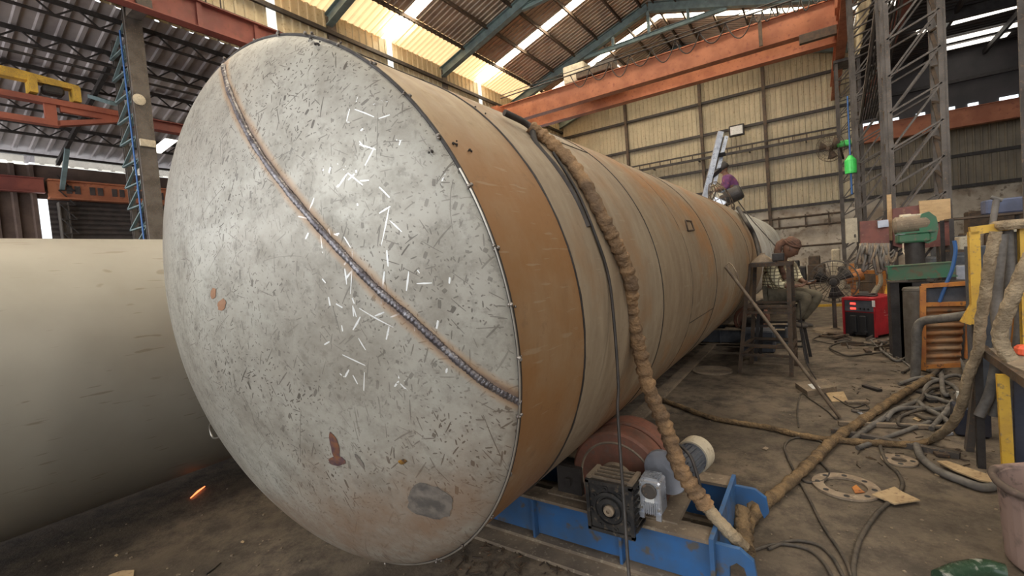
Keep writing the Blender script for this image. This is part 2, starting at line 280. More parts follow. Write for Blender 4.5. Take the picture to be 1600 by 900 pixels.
# ------------------------------------------------------------------ mesh builder
class MB:
    def __init__(s): s.v = []; s.f = []; s.sm = []
    def add(s, vs, fs, smooth=False):
        k = len(s.v); s.v += [tuple(p) for p in vs]; s.f += [tuple(k+i for i in f) for f in fs]; s.sm += [smooth]*len(fs); return s
    def box(s, x0, x1, y0, y1, z0, z1):
        v = [(x, y, z) for x in (x0, x1) for y in (y0, y1) for z in (z0, z1)]
        return s.add(v, [(0, 1, 3, 2), (4, 6, 7, 5), (0, 4, 5, 1), (2, 3, 7, 6), (0, 2, 6, 4), (1, 5, 7, 3)])
    def obox(s, c, hx, hy, hz, rot=None, chamf=0.0):
        """oriented box, optional chamfered vertical outline"""
        R = rot or Matrix.Identity(3); c = Vector(c)
        if chamf <= 0:
            v = [c + R@Vector((x*hx, y*hy, z*hz)) for x in (-1, 1) for y in (-1, 1) for z in (-1, 1)]
            return s.add(v, [(0, 1, 3, 2), (4, 6, 7, 5), (0, 4, 5, 1), (2, 3, 7, 6), (0, 2, 6, 4), (1, 5, 7, 3)])
        k = chamf; ring = lambda a, b, z: [c + R@Vector(p) for p in ((-a+k, -b, z), (a-k, -b, z), (a, -b+k, z), (a, b-k, z), (a-k, b, z), (-a+k, b, z), (-a, b-k, z), (-a, -b+k, z))]
        rs = [ring(hx-k*.7, hy-k*.7, -hz), ring(hx, hy, -hz+k), ring(hx, hy, hz-k), ring(hx-k*.7, hy-k*.7, hz)]
        v = sum(rs, []); fs = [(i*8+j, i*8+(j+1) % 8, (i+1)*8+(j+1) % 8, (i+1)*8+j) for i in range(3) for j in range(8)]
        return s.add(v, fs + [tuple(range(7, -1, -1)), tuple(range(24, 32))])
    def bar(s, p, q, w, h=None, up=(0, 0, 1)):
        p, q = Vector(p), Vector(q); h = h or w; d = (q-p)
        if d.length < 1e-6: return s
        d.normalize(); u = Vector(up)
        if abs(d.dot(u)) > .98: u = Vector((0, 1, 0))
        a = d.cross(u).normalized(); b = a.cross(d).normalized()
        v = [e + a*(i*w/2) + b*(j*h/2) for e in (p, q) for i, j in ((-1, -1), (1, -1), (1, 1), (-1, 1))]
        return s.add(v, [(0, 1, 2, 3), (7, 6, 5, 4)] + [(i, i+4, (i+1) % 4+4, (i+1) % 4) for i in range(4)])
    def angle(s, p, q, w=.08, t=.012, up=(0, 0, 1), flip=1):
        """L section"""
        p, q = Vector(p), Vector(q); d = (q-p).normalized(); u = Vector(up)
        if abs(d.dot(u)) > .98: u = Vector((0, 1, 0))
        a = d.cross(u).normalized()*flip; b = a.cross(d).normalized()*flip
        s.bar(p+a*w/2, q+a*w/2, w, t, up) if False else None
        for o, ww, hh in ((a*w/2, w, t), (b*w/2, t, w)):
            A = a.normalized(); B = b.normalized()
            v = [e + o + A*(i*ww/2) + B*(j*hh/2) for e in (p, q) for i, j in ((-1, -1), (1, -1), (1, 1), (-1, 1))]
            s.add(v, [(0, 1, 2, 3), (7, 6, 5, 4)] + [(i, i+4, (i+1) % 4+4, (i+1) % 4) for i in range(4)])
        return s
    def ibeam(s, p, q, w, h, t=.02, up=(0, 0, 1)):
        p, q = Vector(p), Vector(q); d = (q-p).normalized(); u = Vector(up)
        if abs(d.dot(u)) > .98: u = Vector((0, 1, 0))
        a = d.cross(u).normalized(); b = a.cross(d).normalized()
        s.bar(p, q, t, h-2*t, up); s.bar(p+b*(h/2-t/2), q+b*(h/2-t/2), w, t, up); s.bar(p-b*(h/2-t/2), q-b*(h/2-t/2), w, t, up); return s
    def tube(s, pts, r, seg=10, rf=None, cap=True, twist=0.0, closed=False):
        pts = [Vector(p) for p in pts]; n = len(pts); rings = []
        t0 = (pts[1]-pts[0]).normalized(); nrm = t0.orthogonal().normalized()
        for i, p in enumerate(pts):
            if closed: t = pts[(i+1) % n]-pts[i-1]
            else: t = pts[min(i+1, n-1)]-pts[max(i-1, 0)]
            if t.length < 1e-9: t = t0
            t = t.normalized(); nrm = (nrm - t*nrm.dot(t))
            nrm = nrm.normalized() if nrm.length > 1e-6 else t.orthogonal().normalized()
            bn = t.cross(nrm); rr = r[i] if isinstance(r, (list, tuple)) else r
            rings.append([p + (nrm*cos(a)+bn*sin(a))*(rr*(rf(i/(n-1), a, i) if rf else 1)) for a in [2*pi*k/seg + twist*i for k in range(seg)]])
        v = sum(rings, []); m = n if closed else n-1
        f = [(i*seg+j, i*seg+(j+1) % seg, ((i+1) % n)*seg+(j+1) % seg, ((i+1) % n)*seg+j) for i in range(m) for j in range(seg)]
        s.add(v, f, True)
        if cap and not closed: s.add(rings[0], [tuple(range(seg-1, -1, -1))]); s.add(rings[-1], [tuple(range(seg))])
        return s
    def cyl(s, p, q, r, r2=None, seg=20): return s.tube([p, q], [r, r if r2 is None else r2], seg)
    def lathe(s, prof, c, axis=(0, 0, 1), seg=32, cap=True):
        """prof: list of (radius, height) along axis from c"""
        ax = Vector(axis).normalized(); u = ax.orthogonal().normalized(); w = ax.cross(u); c = Vector(c); v = []
        for r, h in prof: v += [c + ax*h + (u*cos(2*pi*k/seg)+w*sin(2*pi*k/seg))*r for k in range(seg)]
        n = len(prof); s.add(v, [(i*seg+j, i*seg+(j+1) % seg, (i+1)*seg+(j+1) % seg, (i+1)*seg+j) for i in range(n-1) for j in range(seg)], False)
        if cap: s.add(v[:seg], [tuple(range(seg-1, -1, -1))]); s.add(v[-seg:], [tuple(range(seg))])
        return s
    def prism(s, poly, d):
        """closed polygon (3D points) swept by vector d"""
        d = Vector(d); a = [Vector(p) for p in poly]; n = len(a)
        return s.add(a+[p+d for p in a], [tuple(range(n-1, -1, -1)), tuple(range(n, 2*n))] + [(i, (i+1) % n, (i+1) % n+n, i+n) for i in range(n)])
    def sheet(s, o, u, v, nrm, pitch=.25, depth=.035):
        """ribbed metal sheet: ribs run along v, profile repeats along u"""
        o, u, v, nrm = Vector(o), Vector(u), Vector(v), Vector(nrm).normalized(); L = u.length; ud = u.normalized(); n = max(1, int(round(L/pitch))); pt = L/n
        prof = []
        for i in range(n):
            for a, h in ((0, 0), (.62, 0), (.70, 1), (.92, 1)): prof.append(((i+a)*pt, h*depth))
        prof.append((L, 0)); a = [o+ud*x+nrm*h for x, h in prof]
        return s.add(a+[p+v for p in a], [(i, i+1, i+1+len(a), i+len(a)) for i in range(len(a)-1)])
    def ball(s, c, r, seg=12, sc=(1, 1, 1)):
        c = Vector(c); prof = []; v = []; n = seg//2
        for i in range(n+1):
            a = -pi/2+pi*i/n
            v += [c+Vector((cos(a)*cos(2*pi*k/seg)*r*sc[0], cos(a)*sin(2*pi*k/seg)*r*sc[1], sin(a)*r*sc[2])) for k in range(seg)]
        return s.add(v, [(i*seg+j, i*seg+(j+1) % seg, (i+1)*seg+(j+1) % seg, (i+1)*seg+j) for i in range(n) for j in range(seg)], True)
    def build(s, name, m, parent=None, bevel=0.0, solid=0.0):
        if parent is not None: o = Vector(parent.location) if parent.parent is None else Vector(parent['w'])
        else:
            xs, ys, zs = zip(*s.v); o = Vector(((min(xs)+max(xs))/2, (min(ys)+max(ys))/2, min(zs)))
        me = bpy.data.meshes.new(name); me.from_pydata([tuple(Vector(p)-o) for p in s.v], [], s.f)
        me.polygons.foreach_set('use_smooth', s.sm); me.materials.append(M[m] if isinstance(m, str) else m); me.update()
        ob = bpy.data.objects.new(name, me); COL.objects.link(ob)
        if parent is not None: ob.parent = parent; ob['w'] = tuple(o)
        else: ob.location = o; ob['w'] = tuple(o)
        if solid: md = ob.modifiers.new('t', 'SOLIDIFY'); md.thickness = solid
        if bevel: md = ob.modifiers.new('b', 'BEVEL'); md.width = bevel; md.segments = 2; md.limit_method = 'ANGLE'
        return ob
def tag(o, label=None, cat=None, group=None, kind=None):
    if label: o['label'] = label
    if cat: o['category'] = cat
    if group: o['group'] = group
    if kind: o['kind'] = kind
    return o
def empty(name, loc, label, cat, group=None):
    o = bpy.data.objects.new(name, None); COL.objects.link(o); o.location = loc; o.empty_display_size = .1; o['w'] = tuple(loc)
    return tag(o, label, cat, group)
def children(o): return [c for c in bpy.data.objects if c.parent == o]
def copy_tree(o, parent=None):
    c = o.copy(); COL.objects.link(c)
    if parent is not None: c.parent = parent
    for ch in children(o): copy_tree(ch, c)
    return c
def struct(b, name, m, **k): return tag(b.build(name, m, **k), kind='structure')
def smooth(pts, n=8):
    """Catmull-Rom through points"""
    p = [Vector(a) for a in pts]; p = [p[0]*2-p[1]] + p + [p[-1]*2-p[-2]]; out = []
    for i in range(1, len(p)-2):
        for k in range(n):
            t = k/n; a, b, c, d = p[i-1], p[i], p[i+1], p[i+2]
            out.append(.5*((2*b) + (c-a)*t + (2*a-5*b+4*c-d)*t*t + (3*b-a-3*c+d)*t**3))
    out.append(p[-2]); return out

# ================================================================== THE HALL
b = MB(); b.box(-23, 16, YB-3, YF+.4, -.2, 0); struct(b, 'floor', 'floor')
# main roof: sheets between the strips
def yspans(a, c, cuts, w=.28):
    out = []; y = a
    for k in sorted(cuts): out.append((y, k-w)); y = k+w
    out.append((y, c)); return out
XG = -12.75   # the fibreglass run along the left eave ends here
bl, br = MB(), MB()
for y0, y1 in yspans(YB, YF, STRIPS):
    n = int((y1-y0)/.25)
    bl.sheet((XG, y0, slope_left(XG)), (0, y1-y0, 0), (XM-XG, 0, ZR-slope_left(XG)), (0, 0, -1), .25, .04)
    br.sheet((XM, y0, ZR), (0, y1-y0, 0), (XR-XM, 0, ZE-ZR), (0, 0, -1), .25, .04)
SKY = (-9.75, 26.45)   # small odd roof light
cl = struct(bl, 'ceiling_left_slope', 'roof'); cr = struct(br, 'ceiling_right_slope', 'roof')
k = 0
for yy in STRIPS:
    for sl, xa, xb in ((slope_left, XG-1.4, XM), (slope_right, XM, XR)):
        k += 1; b = MB(); t = .012
        b.prism([(xa, yy-.28, sl(xa)), (xb, yy-.28, sl(xb)), (xb, yy+.28, sl(xb)), (xa, yy+.28, sl(xa))], (0, 0, t)); struct(b, f'window_{k}', 'pane')
# yellowed eave sheets
for y0, y1 in yspans(YB, YF, STRIPS):
    k += 1; b = MB(); b.sheet((XL, y0, ZE), (0, y1-y0, 0), (XG-XL, 0, slope_left(XG)-ZE), (0, 0, -1), .25, .04); struct(b, f'window_{k}', 'pane_yellow')
# the small square roof light: a bright glazed hatch hung just under the sheeting, daylight behind it
k += 1; b = MB(); x0, x1, y0, y1 = -10.3, -9.1, 25.7, 27.0
b.prism([(x0, y0, slope_left(x0)-.06), (x1, y0, slope_left(x1)-.06), (x1, y1, slope_left(x1)-.06), (x0, y1, slope_left(x0)-.06)], (0, 0, .015))
hatch = struct(b, f'window_{k}', plain('hatch_light', (.9, .88, .8), .5, emit=((1, .95, .84), 2.6)))
# purlins
for sl, xs, par in ((slope_left, (-12.75, -11.4, -10.1, -8.8, -7.5, -6.5), cl), (slope_right, (-5.9, -4.9, -3.6, -2.3, -1.0, .3), cr)):
    for x in xs:
        b = MB(); z = sl(x)-.12; b.bar((x, YB, z), (x, YF, z), .07, .15); b.build('purlin', 'steel_brown', par)
for par, xs, sl in ((cl, (-12.75, -11.4), slope_left),):   # sheet clips seen as a dotted line along the purlin
    for x in xs[:1]:
        b = MB()
        for i in range(150): b.bar((x-.03, YB+i*.25, sl(x)-.2), (x+.06, YB+i*.25, sl(x)-.2), .06, .05)
        b.build('sheet_clips', 'steel_brown', par)['kind'] = 'structure'
# rafters (portal frames)
def rafter(y, lab):
    r = empty('portal_rafter', (XM, y, ZR-.3), lab, 'roof beam', 'roof frames of the main hall')
    for s_, (xa, sl) in (('l', (XL, slope_left)), ('r', (XR, slope_right))):
        b = MB(); b.ibeam((xa, y, sl(xa)-.32), (XM, y, ZR-.36), .26, .42, .03); b.build('rafter_half', 'steel_blue', r)
    b = MB(); b.ibeam((-9.6, y, 12.15), (-2.8, y, 12.15), .16, .2, .02); b.build('collar_tie', 'steel_blue', r)
    for hx_, hz_ in ((XM, ZR-.5), (-8.0, 12.85), (-4.4, 12.85)): b = MB(); b.bar((hx_, y, 12.2), (hx_, y, hz_), .12); b.build('hanger', 'steel_blue', r)
    return r
rafter(4.65, 'blue-grey roof frame nearest above the tank')
rafter(10.6, 'second blue-grey roof frame, meeting the left wall above the tank')
rafter(16.6, 'third blue-grey roof frame counted from the tank head')
rafter(22.6, 'blue-grey roof frame just before the orange crane bridge')
rafter(28.3, 'farthest blue-grey roof frame, against the gable wall')
# gable wall
b = MB(); n = 64
for i in range(n):
    xa = XL+(XR-XL)*i/n; xb = XL+(XR-XL)*(i+1)/n; xm = (xa+xb)/2
    zt = (slope_left(xm) if xm < XM else slope_right(xm))
    b.sheet((xa, YF, 3.5), (xb-xa, 0, 0), (0, 0, zt-3.5), (0, -1, 0), .25, .04)
wf = struct(b, 'wall_far', 'clad')
for z in (3.62, 5.0, 6.3, 8.3, 10.1):
    b = MB(); b.bar((XL, YF-.12, z), (14, YF-.12, z), .1, .14); b.build('girt', 'steel_dark', wf)
for x in (-9.6, -5.2, -2.0):
    b = MB(); b.ibeam((x, YF-.14, 0), (x, YF-.14, 11.4), .16, .2, .02, up=(0, 1, 0)); b.build('gable_post', 'steel_brown', wf)
b = MB(); b.box(XL, XR+12, YF-.05, YF+.2, 0, 3.5); wm = struct(b, 'wall_far_masonry', 'masonry')
for z in (1.5, 2.55, 3.05):
    b = MB(); b.tube([(-7, YF-.2, z), (1.2, YF-.2, z)], .05, 6); b.build('wall_pipe', 'steel_brown', wm)
b = MB()
for x in (-5.5, -4.2, -2.9, -1.6, -.4, .6): b.bar((x, YF-.2, 2.45), (x, YF-.2, 3.15), .07)
b.build('pipe_bracket', 'steel_brown', wm)
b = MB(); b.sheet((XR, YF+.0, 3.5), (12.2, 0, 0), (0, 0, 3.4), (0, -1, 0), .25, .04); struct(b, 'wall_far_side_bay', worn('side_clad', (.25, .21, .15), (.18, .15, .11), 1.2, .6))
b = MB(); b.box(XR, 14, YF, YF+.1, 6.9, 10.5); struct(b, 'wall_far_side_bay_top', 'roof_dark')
# cable tray (walkway) carried on wall brackets along the gable at z 7
tr = empty('cable_ladder', (-5, YF-.4, 6.9), 'rusty cable ladder running along the far gable wall', 'cable tray')
b = MB(); b.bar((XL, YF-.35, 7.25), (XR-.6, YF-.35, 7.25), .06, .08); b.bar((XL, YF-.35, 6.95), (XR-.6, YF-.35, 6.95), .06, .14); b.build('side_rail', 'steel_dark', tr)
for i in range(24):
    x = XL+.4+i*.62; b = MB(); b.bar((x, YF-.35, 6.95), (x, YF-.35, 7.25), .05); b.build('rung', 'steel_brown', tr)
for i in range(6): b = MB(); b.bar((XL+1+i*2.6, YF-.38, 6.86), (XL+1+i*2.6, YF-.0, 6.86), .06, .06); b.build('wall_bracket', 'steel_dark', tr)
c = P(1151, 204, 1, YF-.6)
fl = empty('floodlight', c-Vector((0, 0, .3)), 'square pale floodlight mounted on the cable ladder of the gable wall', 'lamp')
b = MB(); b.obox(c, .38, .08, .3, chamf=.03); b.build('housing', 'steel_dark', fl)
b = MB(); b.obox(c-Vector((0, .09, 0)), .3, .02, .22, chamf=.005); b.build('glass', 'white', fl)
b = MB(); b.bar(c+Vector((0, .05, -.1)), c+Vector((0, .5, -.1)), .06); b.build('bracket', 'steel_dark', fl)
# yellow strip light along the gable rafter
b = MB(); b.bar((-10.5, YF-.25, slope_left(-10.5)-.75), (-6.6, YF-.25, slope_left(-6.6)-.75), .06, .10)
tag(b.build('tube_light', plain('tube_glow', (.9, .85, .4), .4, emit=((1, .9, .35), 1.0))), 'thin yellowish tube light under the gable rafter', 'lamp')
# left wall: upper cladding over the lean-to, with vertical light slits
b = MB()
slits = [8.5, 13.45, 19.5, 24.3]
for y0, y1 in yspans(YB, YF, slits, .16): b.sheet((XL, y0, 8.85), (0, y1-y0, 0), (0, 0, ZE-8.85), (1, 0, 0), .3, .04)
wl = struct(b, 'wall_left', 'clad')
for y in slits:
    k += 1; b = MB(); b.box(XL-.01, XL, y-.16, y+.16, 8.85, ZE); struct(b, f'window_{k}', 'pane')
for z in (8.95, 10.5):
    b = MB(); b.bar((XL+.12, YB, z), (XL+.12, YF, z), .1, .14); b.build('girt', 'steel_dark', wl)
for y in [i*1.0-8 for i in range(10)] + [6.2, 6.5, 6.9]:
    if y > 5: b = MB(); b.bar((XL+.15, y, 8.9), (XL+.15, y, ZE), .03); b.build('sag_rod', 'steel_dark', wl)

# ---- lattice columns
def lattice(b, p0, p1, q0, q1, n, w=.06, both=True):
    """zig-zag lacing between line p0-p1 and line q0-q1"""
    p0, p1, q0, q1 = map(Vector, (p0, p1, q0, q1))
    for i in range(n):
        a, c = i/n, (i+1)/n; A = p0.lerp(p1, a); B = q0.lerp(q1, a); A2 = p0.lerp(p1, c); B2 = q0.lerp(q1, c)
        b.bar(A, B, w, w*.5); b.bar(A, B2, w, w*.5) if i % 2 == 0 or both else b.bar(B, A2, w, w*.5)
    return b
def left_column(y, lab):
    r = empty('lattice_column', (-14.8, y, 0), lab, 'column', 'columns of the left hall wall')
    y += .11
    b = MB(); b.ibeam((-14.25, y, 0), (-14.25, y, ZE-.2), .34, .14, .03, up=(1, 0, 0)); b.box(-14.2, -14.12, y-.18, y+.18, 0, ZE-.2); b.build('inner_chord', 'steel', r)
    b = MB(); b.ibeam((-15.6, y, 0), (-15.6, y, 8.6), .12, .14, .03, up=(1, 0, 0)); b.build('outer_chord', 'steel', r)
    for s_ in (-.12, .12):
        b = MB(); lattice(b, (-15.55, y+s_, 0), (-15.55, y+s_, 8.6), (-14.3, y+s_, 0), (-14.3, y+s_, 8.6), 15, .07, True); b.build('lacing', 'steel_blue', r)
    b = MB(); b.tube([(-14.45, y-.2, 0), (-14.45, y-.2, 8.4)], .022, 8); b.build('conduit', 'blue_plastic', r)
    b = MB(); b.bar((-14.1, y, 8.75), (-13.3, y, 8.75), .3, .2); b.build('rail_bracket', 'steel', r)
    return r
left_column(4.65, 'tall grey laced steel column left of the tank head, with blue conduit')
left_column(10.6, 'laced column behind the tank, its top showing above the dished head')
left_column(16.6, 'laced column whose top shows behind the middle of the tank')
left_column(22.6, 'laced column whose top shows where the tank meets the crane bridge')
p = P(217, 156, 0, -14.12)
b = MB(); b.lathe([(.0, 0), (.13, 0), (.14, .03), (.0, .05)], p, (1, 0, 0), 16); tag(b.build('round_tag', 'beige'), 'small round pale disc fixed high on the left steel column', 'tag')
p = P(231, 224, 0, -14.09); b = MB(); b.obox(p, .03, .17, .09, chamf=.01); tag(b.build('junction_box', 'beige'), 'pale junction box on the left steel column below the round disc', 'junction box')

def right_column(y, top, lab, x0=1.15, x1=1.82):
    r = empty('lattice_column', ((x0+x1)/2, y, 0), lab, 'column', 'laced columns right of the tank')
    for x in (x0, x1):
        for yy in (y-.22, y+.45):
            b = MB(); b.angle((x, yy, 0), (x, yy, top), .075, .015, flip=1 if x == x0 else -1); b.bar((x, yy, 0), (x, yy, top), .065, .05); b.build('chord', 'steel', r)
    n = int(top/.62)
    for yy in (y-.22, y+.45):
        b = MB(); lattice(b, (x0, yy, 0), (x0, yy, top), (x1, yy, .5), (x1, yy, top), n, .06, True); b.build('lacing', 'steel', r)
    for x in (x0, x1):
        b = MB(); lattice(b, (x, y-.22, 0), (x, y-.22, top), (x, y+.45, .3), (x, y+.45, top), n, .05, True); b.build('lacing', 'steel_brown', r)
    b = MB(); b.box(x0-.1, x1+.1, y-.35, y+.6, top, top+.1); b.build('cap_plate', 'steel', r)
    return r
right_column(10.6, 11.2, 'wide laced column behind the bench grinder, maroon boards on it')
right_column(16.6, 11.2, 'laced column between the bench grinder column and the wall fan', 1.08, 1.72)
right_column(22.6, 8.5, 'farthest laced column, wall fan in front of it, under the crane rail', .95, 1.6)
right_column(4.9, 11.2, 'nearest laced column at the right border above the hoses', 1.465, 2.1)
# crane runway girders
def runway(x, lab, m):
    r = empty('runway_girder', (x, 9, 8.6), lab, 'crane rail')
    b = MB(); b.ibeam((x, YB, 8.98), (x, YF-.2, 8.98), .3, .72, .03); b.build('girder', m, r)
    b = MB(); b.bar((x, YB, 9.38), (x, YF-.2, 9.38), .07, .08); b.build('rail', 'steel_dark', r)
    for y in [-6+i*1.5 for i in range(23)]:
        b = MB()
        for s_ in (-1, 1): b.bar((x+s_*.08, y, 8.66), (x+s_*.08, y, 9.3), .012, .12)
        b.build('stiffener', m, r)
    return r
runway(-13.45, 'dark red crane runway girder along the left wall, top left behind the head', 'red_dark')
runway(1.05, 'orange-red crane runway girder on the right columns', 'orange')
# crane bridge
cb = empty('crane_bridge', (-6.2, 21, 9.4), 'orange double-girder overhead crane bridge spanning the hall above the tank', 'crane')
for y, nm in ((20.4, 'front_girder'), (22.1, 'rear_girder')):
    b = MB(); b.ibeam((-13.5, y, 9.62), (.95, y, 9.62), .42, .95, .035); b.bar((-13.5, y-.12, 9.62), (.95, y-.12, 9.62), .02, .9); b.build(nm, 'orange', cb)
    b = MB(); b.bar((-13.5, y, 10.13), (.95, y, 10.13), .07, .08); b.build('trolley_rail', 'steel_dark', cb)
for x in (-13.45, 1.05):
    b = MB(); b.box(x-.18, x+.18, 19.6, 22.9, 9.5, 9.95); b.build('end_truck', 'orange', cb)
    for y in (19.9, 22.6): b = MB(); b.lathe([(.0, -.06), (.2, -.06), (.2, .06), (.0, .06)], (x, y, 9.62), (1, 0, 0), 18); b.build('wheel', 'steel_dark', cb)
# trolley box, festoon
b = MB(); b.obox((-9.4, 21.2, 10.75), .55, .5, .42, chamf=.04); b.build('control_cabinet', 'beige', cb)
b = MB(); b.obox((-8.2, 21.2, 10.4), .9, .9, .16, chamf=.03); b.build('trolley_frame', 'steel_brown', cb)
b = MB(); b.lathe([(0, -.5), (.22, -.5), (.25, -.4), (.25, .4), (.22, .5), (0, .5)], (-7.9, 21.1, 10.75), (1, 0, 0), 18); b.build('hoist_drum', 'steel_dark', cb)
b = MB(); b.tube([(-13.2, 19.9, 10.35), (.9, 19.9, 10.35)], .03, 6); b.tube([(-13.2, 19.9, 10.5), (.9, 19.9, 10.5)], .02, 6); b.build('festoon_wire', 'steel_dark', cb)
x = -9.2
while x < .6:
    wd = .95 if x < -2.5 else .3; dz = (.75 if x < -2.5 else .45)*random.uniform(.75, 1.15)
    b = MB(); b.tube([(x+wd*t, 19.92, 10.33-dz*4*t*(1-t)) for t in [i/10 for i in range(11)]], .022, 6); b.build('festoon_cable', 'cable_black', cb); x += wd
b = MB(); b.bar((-1.4, 19.95, 9.1), (-1.4, 19.95, 10.2), .12, .06); b.build('bracket', 'steel_brown', cb)
b = MB(); b.bar((-.2, 20.1, 8.95), (.9, 20.1, 8.95), .2, .3); b.build('buffer_beam', 'steel_brown', cb)

# side bay at right
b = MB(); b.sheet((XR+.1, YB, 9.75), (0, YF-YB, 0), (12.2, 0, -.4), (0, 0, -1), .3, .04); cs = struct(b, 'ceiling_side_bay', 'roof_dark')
for i, (y, xa, xb) in enumerate(((24.3, 3.6, 12), (26.6, 4.6, 7.2), (27.6, 4.6, 6.9), (17.5, 1.95, 3.4), (20.8, 2.2, 3.5))):
    k += 1; b = MB(); hw = .4 if y == 24.3 else .24; b.prism([(xa, y-hw, 9.55), (xb, y-hw, 9.5), (xb, y+hw, 9.5), (xa, y+hw, 9.55)], (0, 0, .02)); struct(b, f'window_{k}', plain('side_light', (.9, .88, .8), .5, emit=((1, .95, .84), 2.2)))
for i in range(11):
    k += 1; xa = 2.1+i*.95+random.uniform(-.1, .1); b = MB(); b.box(xa, xa+random.uniform(.3, .62), YF-.06, YF-.03, 6.98, 7.22); struct(b, f'window_{k}', plain('side_vent_light', (.8, .9, .9), .5, emit=((.85, .95, 1), 1.6)))
for x in (2.6, 4.4, 6.4, 8.6): b = MB(); b.bar((x, YB, 9.35), (x, YF, 9.3), .1, .2); b.build('purlin', 'steel_dark', cs)
for y in (10.6, 16.6, 22.6): b = MB(); b.ibeam((XR, y, 9.3), (14, y, 8.9), .2, .4, .03); b.build('rafter', 'steel_dark', cs)
b = MB(); b.ibeam((2.0, 26.5, 6.3), (13.7, 26.5, 6.25), .4, .75, .03); b.bar((2.0, 26.4, 6.3), (13.7, 26.4, 6.25), .03, .7); tag(b.build('crane_girder', 'orange'), 'orange crane girder of the dark side bay at the right border', 'crane')
b = MB(); b.ibeam((2.15, YB, 7.6), (2.15, YF, 7.6), .2, .3, .02); tag(b.build('crane_rail', 'red_dark'), 'dark red rail behind the laced columns in the side bay', 'crane rail')
# tray of cables sloping between column chords
ct = empty('cable_tray', (1.5, 13, 5), 'bundle of dark cables sloping up between the laced columns', 'cable tray')
for i in range(7):
    b = MB(); b.tube([(1.18+i*.05, 16.2, 4.9), (1.2+i*.055, 13.5, 5.6), (1.22+i*.06, 10.7, 6.6)], .02, 5); b.build('cable', 'cable_black', ct)
for s_ in (0, .4): b = MB(); b.bar((1.15+s_, 16.2, 4.85), (1.18+s_, 10.7, 6.55), .04, .08); b.build('side_rail', 'steel', ct)
for i in range(9): t = i/8; b = MB(); b.bar((1.15, 16.2-5.5*t, 4.86+1.7*t), (1.58, 16.2-5.5*t, 4.86+1.7*t), .04, .02); b.build('rung', 'steel', ct)
b = MB(); b.sheet((XR+.06, YB, 9.45), (0, YF-YB, 0), (0, 0, ZE-9.35), (-1, 0, 0), .3, .04); struct(b, 'wall_right_upper', 'clad')
# right outer wall of the side bay
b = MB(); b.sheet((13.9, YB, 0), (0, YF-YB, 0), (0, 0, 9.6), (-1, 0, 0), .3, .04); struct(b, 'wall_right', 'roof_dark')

# ---- lean-to at left
XO, ZO = -22.0, 6.95
def lz(x): return 8.9 + (XL-x)/(XL-XO)*(ZO-8.9)
b = MB()
b.sheet((XL-.05, YB, lz(XL)), (0, YF-YB, 0), (XO-XL-1, 0, (ZO-8.9)/(XL-XO)*(XL-XO+1)), (0, 0, -1), .4, .05); clt = struct(b, 'ceiling_lean_to', 'roof_pale')
for x in (-14.6, -15.9, -17.3, -18.8, -20.2):
    b = MB(); z = lz(x)-.12
    b.bar((x, YB, z), (x, YF, z), .08, .1); b.bar((x, YB, z-.32), (x, YF, z-.32), .05, .06)
    for i in range(48): y = YB+i*.8; b.bar((x, y, z), (x, y+.4, z-.32), .035); b.bar((x, y+.4, z-.32), (x, y+.8, z), .035)
    b.build('lattice_purlin', 'steel_dark', clt)
for y in (4.65, 10.6, 16.6, 22.6):
    r = empty('lean_to_truss', (-18, y, 6.3), {4.65: 'dark lean-to roof truss at the laced column left of the tank head', 10.6: 'second dark lean-to roof truss, just left of the tank head'}.get(y, 'lean-to roof truss at y hidden behind the tank'), 'roof beam') if y < 12 else None
    if r is None: continue
    b = MB(); b.bar((-15.8, y, 7.95), (XO+.3, y, lz(XO)-.5), .1, .14); b.build('top_chord', 'steel_dark', r)
    b = MB(); b.bar((-15.8, y, 6.95), (-17.5, y, 7.6), .16, .1); b.build('knee_brace', 'steel_blue', r)
    b = MB(); b.bar((XO+.3, y, 5.4), (-20.4, y, 6.7), .12, .1); b.build('knee_brace', 'steel_blue', r)
    b = MB(); b.ibeam((XO+.3, y, 0), (XO+.3, y, 5.1), .3, .25, .03, up=(0, 1, 0)); b.build('outer_post', 'steel', r)
    b = MB(); lattice(b, (XO+.5, y+.3, 0), (XO+.5, y+.3, 6), (XO+.5, y-.1, 0), (XO+.5, y-.1, 6), 12, .05); b.build('lacing', 'steel_dark', r)
# outer lean-to wall
b = MB(); n = 30
for i in range(n):
    z0 = i*.175; b.prism([(XO, 4.34, z0), (XO+.04, 4.34, z0+.04), (XO+.04, 4.34, z0+.12), (XO, 4.34, z0+.175)], (0, 24, 0))
struct(b, 'wall_left_outer_shutter', 'dark_clad')
b = MB(); b.sheet((XO, -9, 0), (0, 13.1, 0), (0, 0, 6.36), (1, 0, 0), .45, .12); struct(b, 'wall_left_outer_sheet', 'brown_clad')
b = MB(); b.box(XO-.1, XO, 4.0, 28, 5.25, 6.4); struct(b, 'wall_left_outer_top', 'brown_clad')
k += 1; b = MB(); b.box(XO-.02, XO, 4.15, 28, 6.41, 6.70); struct(b, f'window_{k}', 'pane')
b = MB(); b.box(XO-.1, XO+.05, -9, 28, 6.70, 6.78); struct(b, 'trim_1', 'steel_dark')
k += 1; b = MB(); b.box(XO-.02, XO, -9, 3.9, 6.36, 6.68); struct(b, f'window_{k}', 'pane')
k += 1; b = MB(); b.box(XO-.02, XO, 4.12, 4.32, 1.0, 5.0); struct(b, f'window_{k}', 'pane')
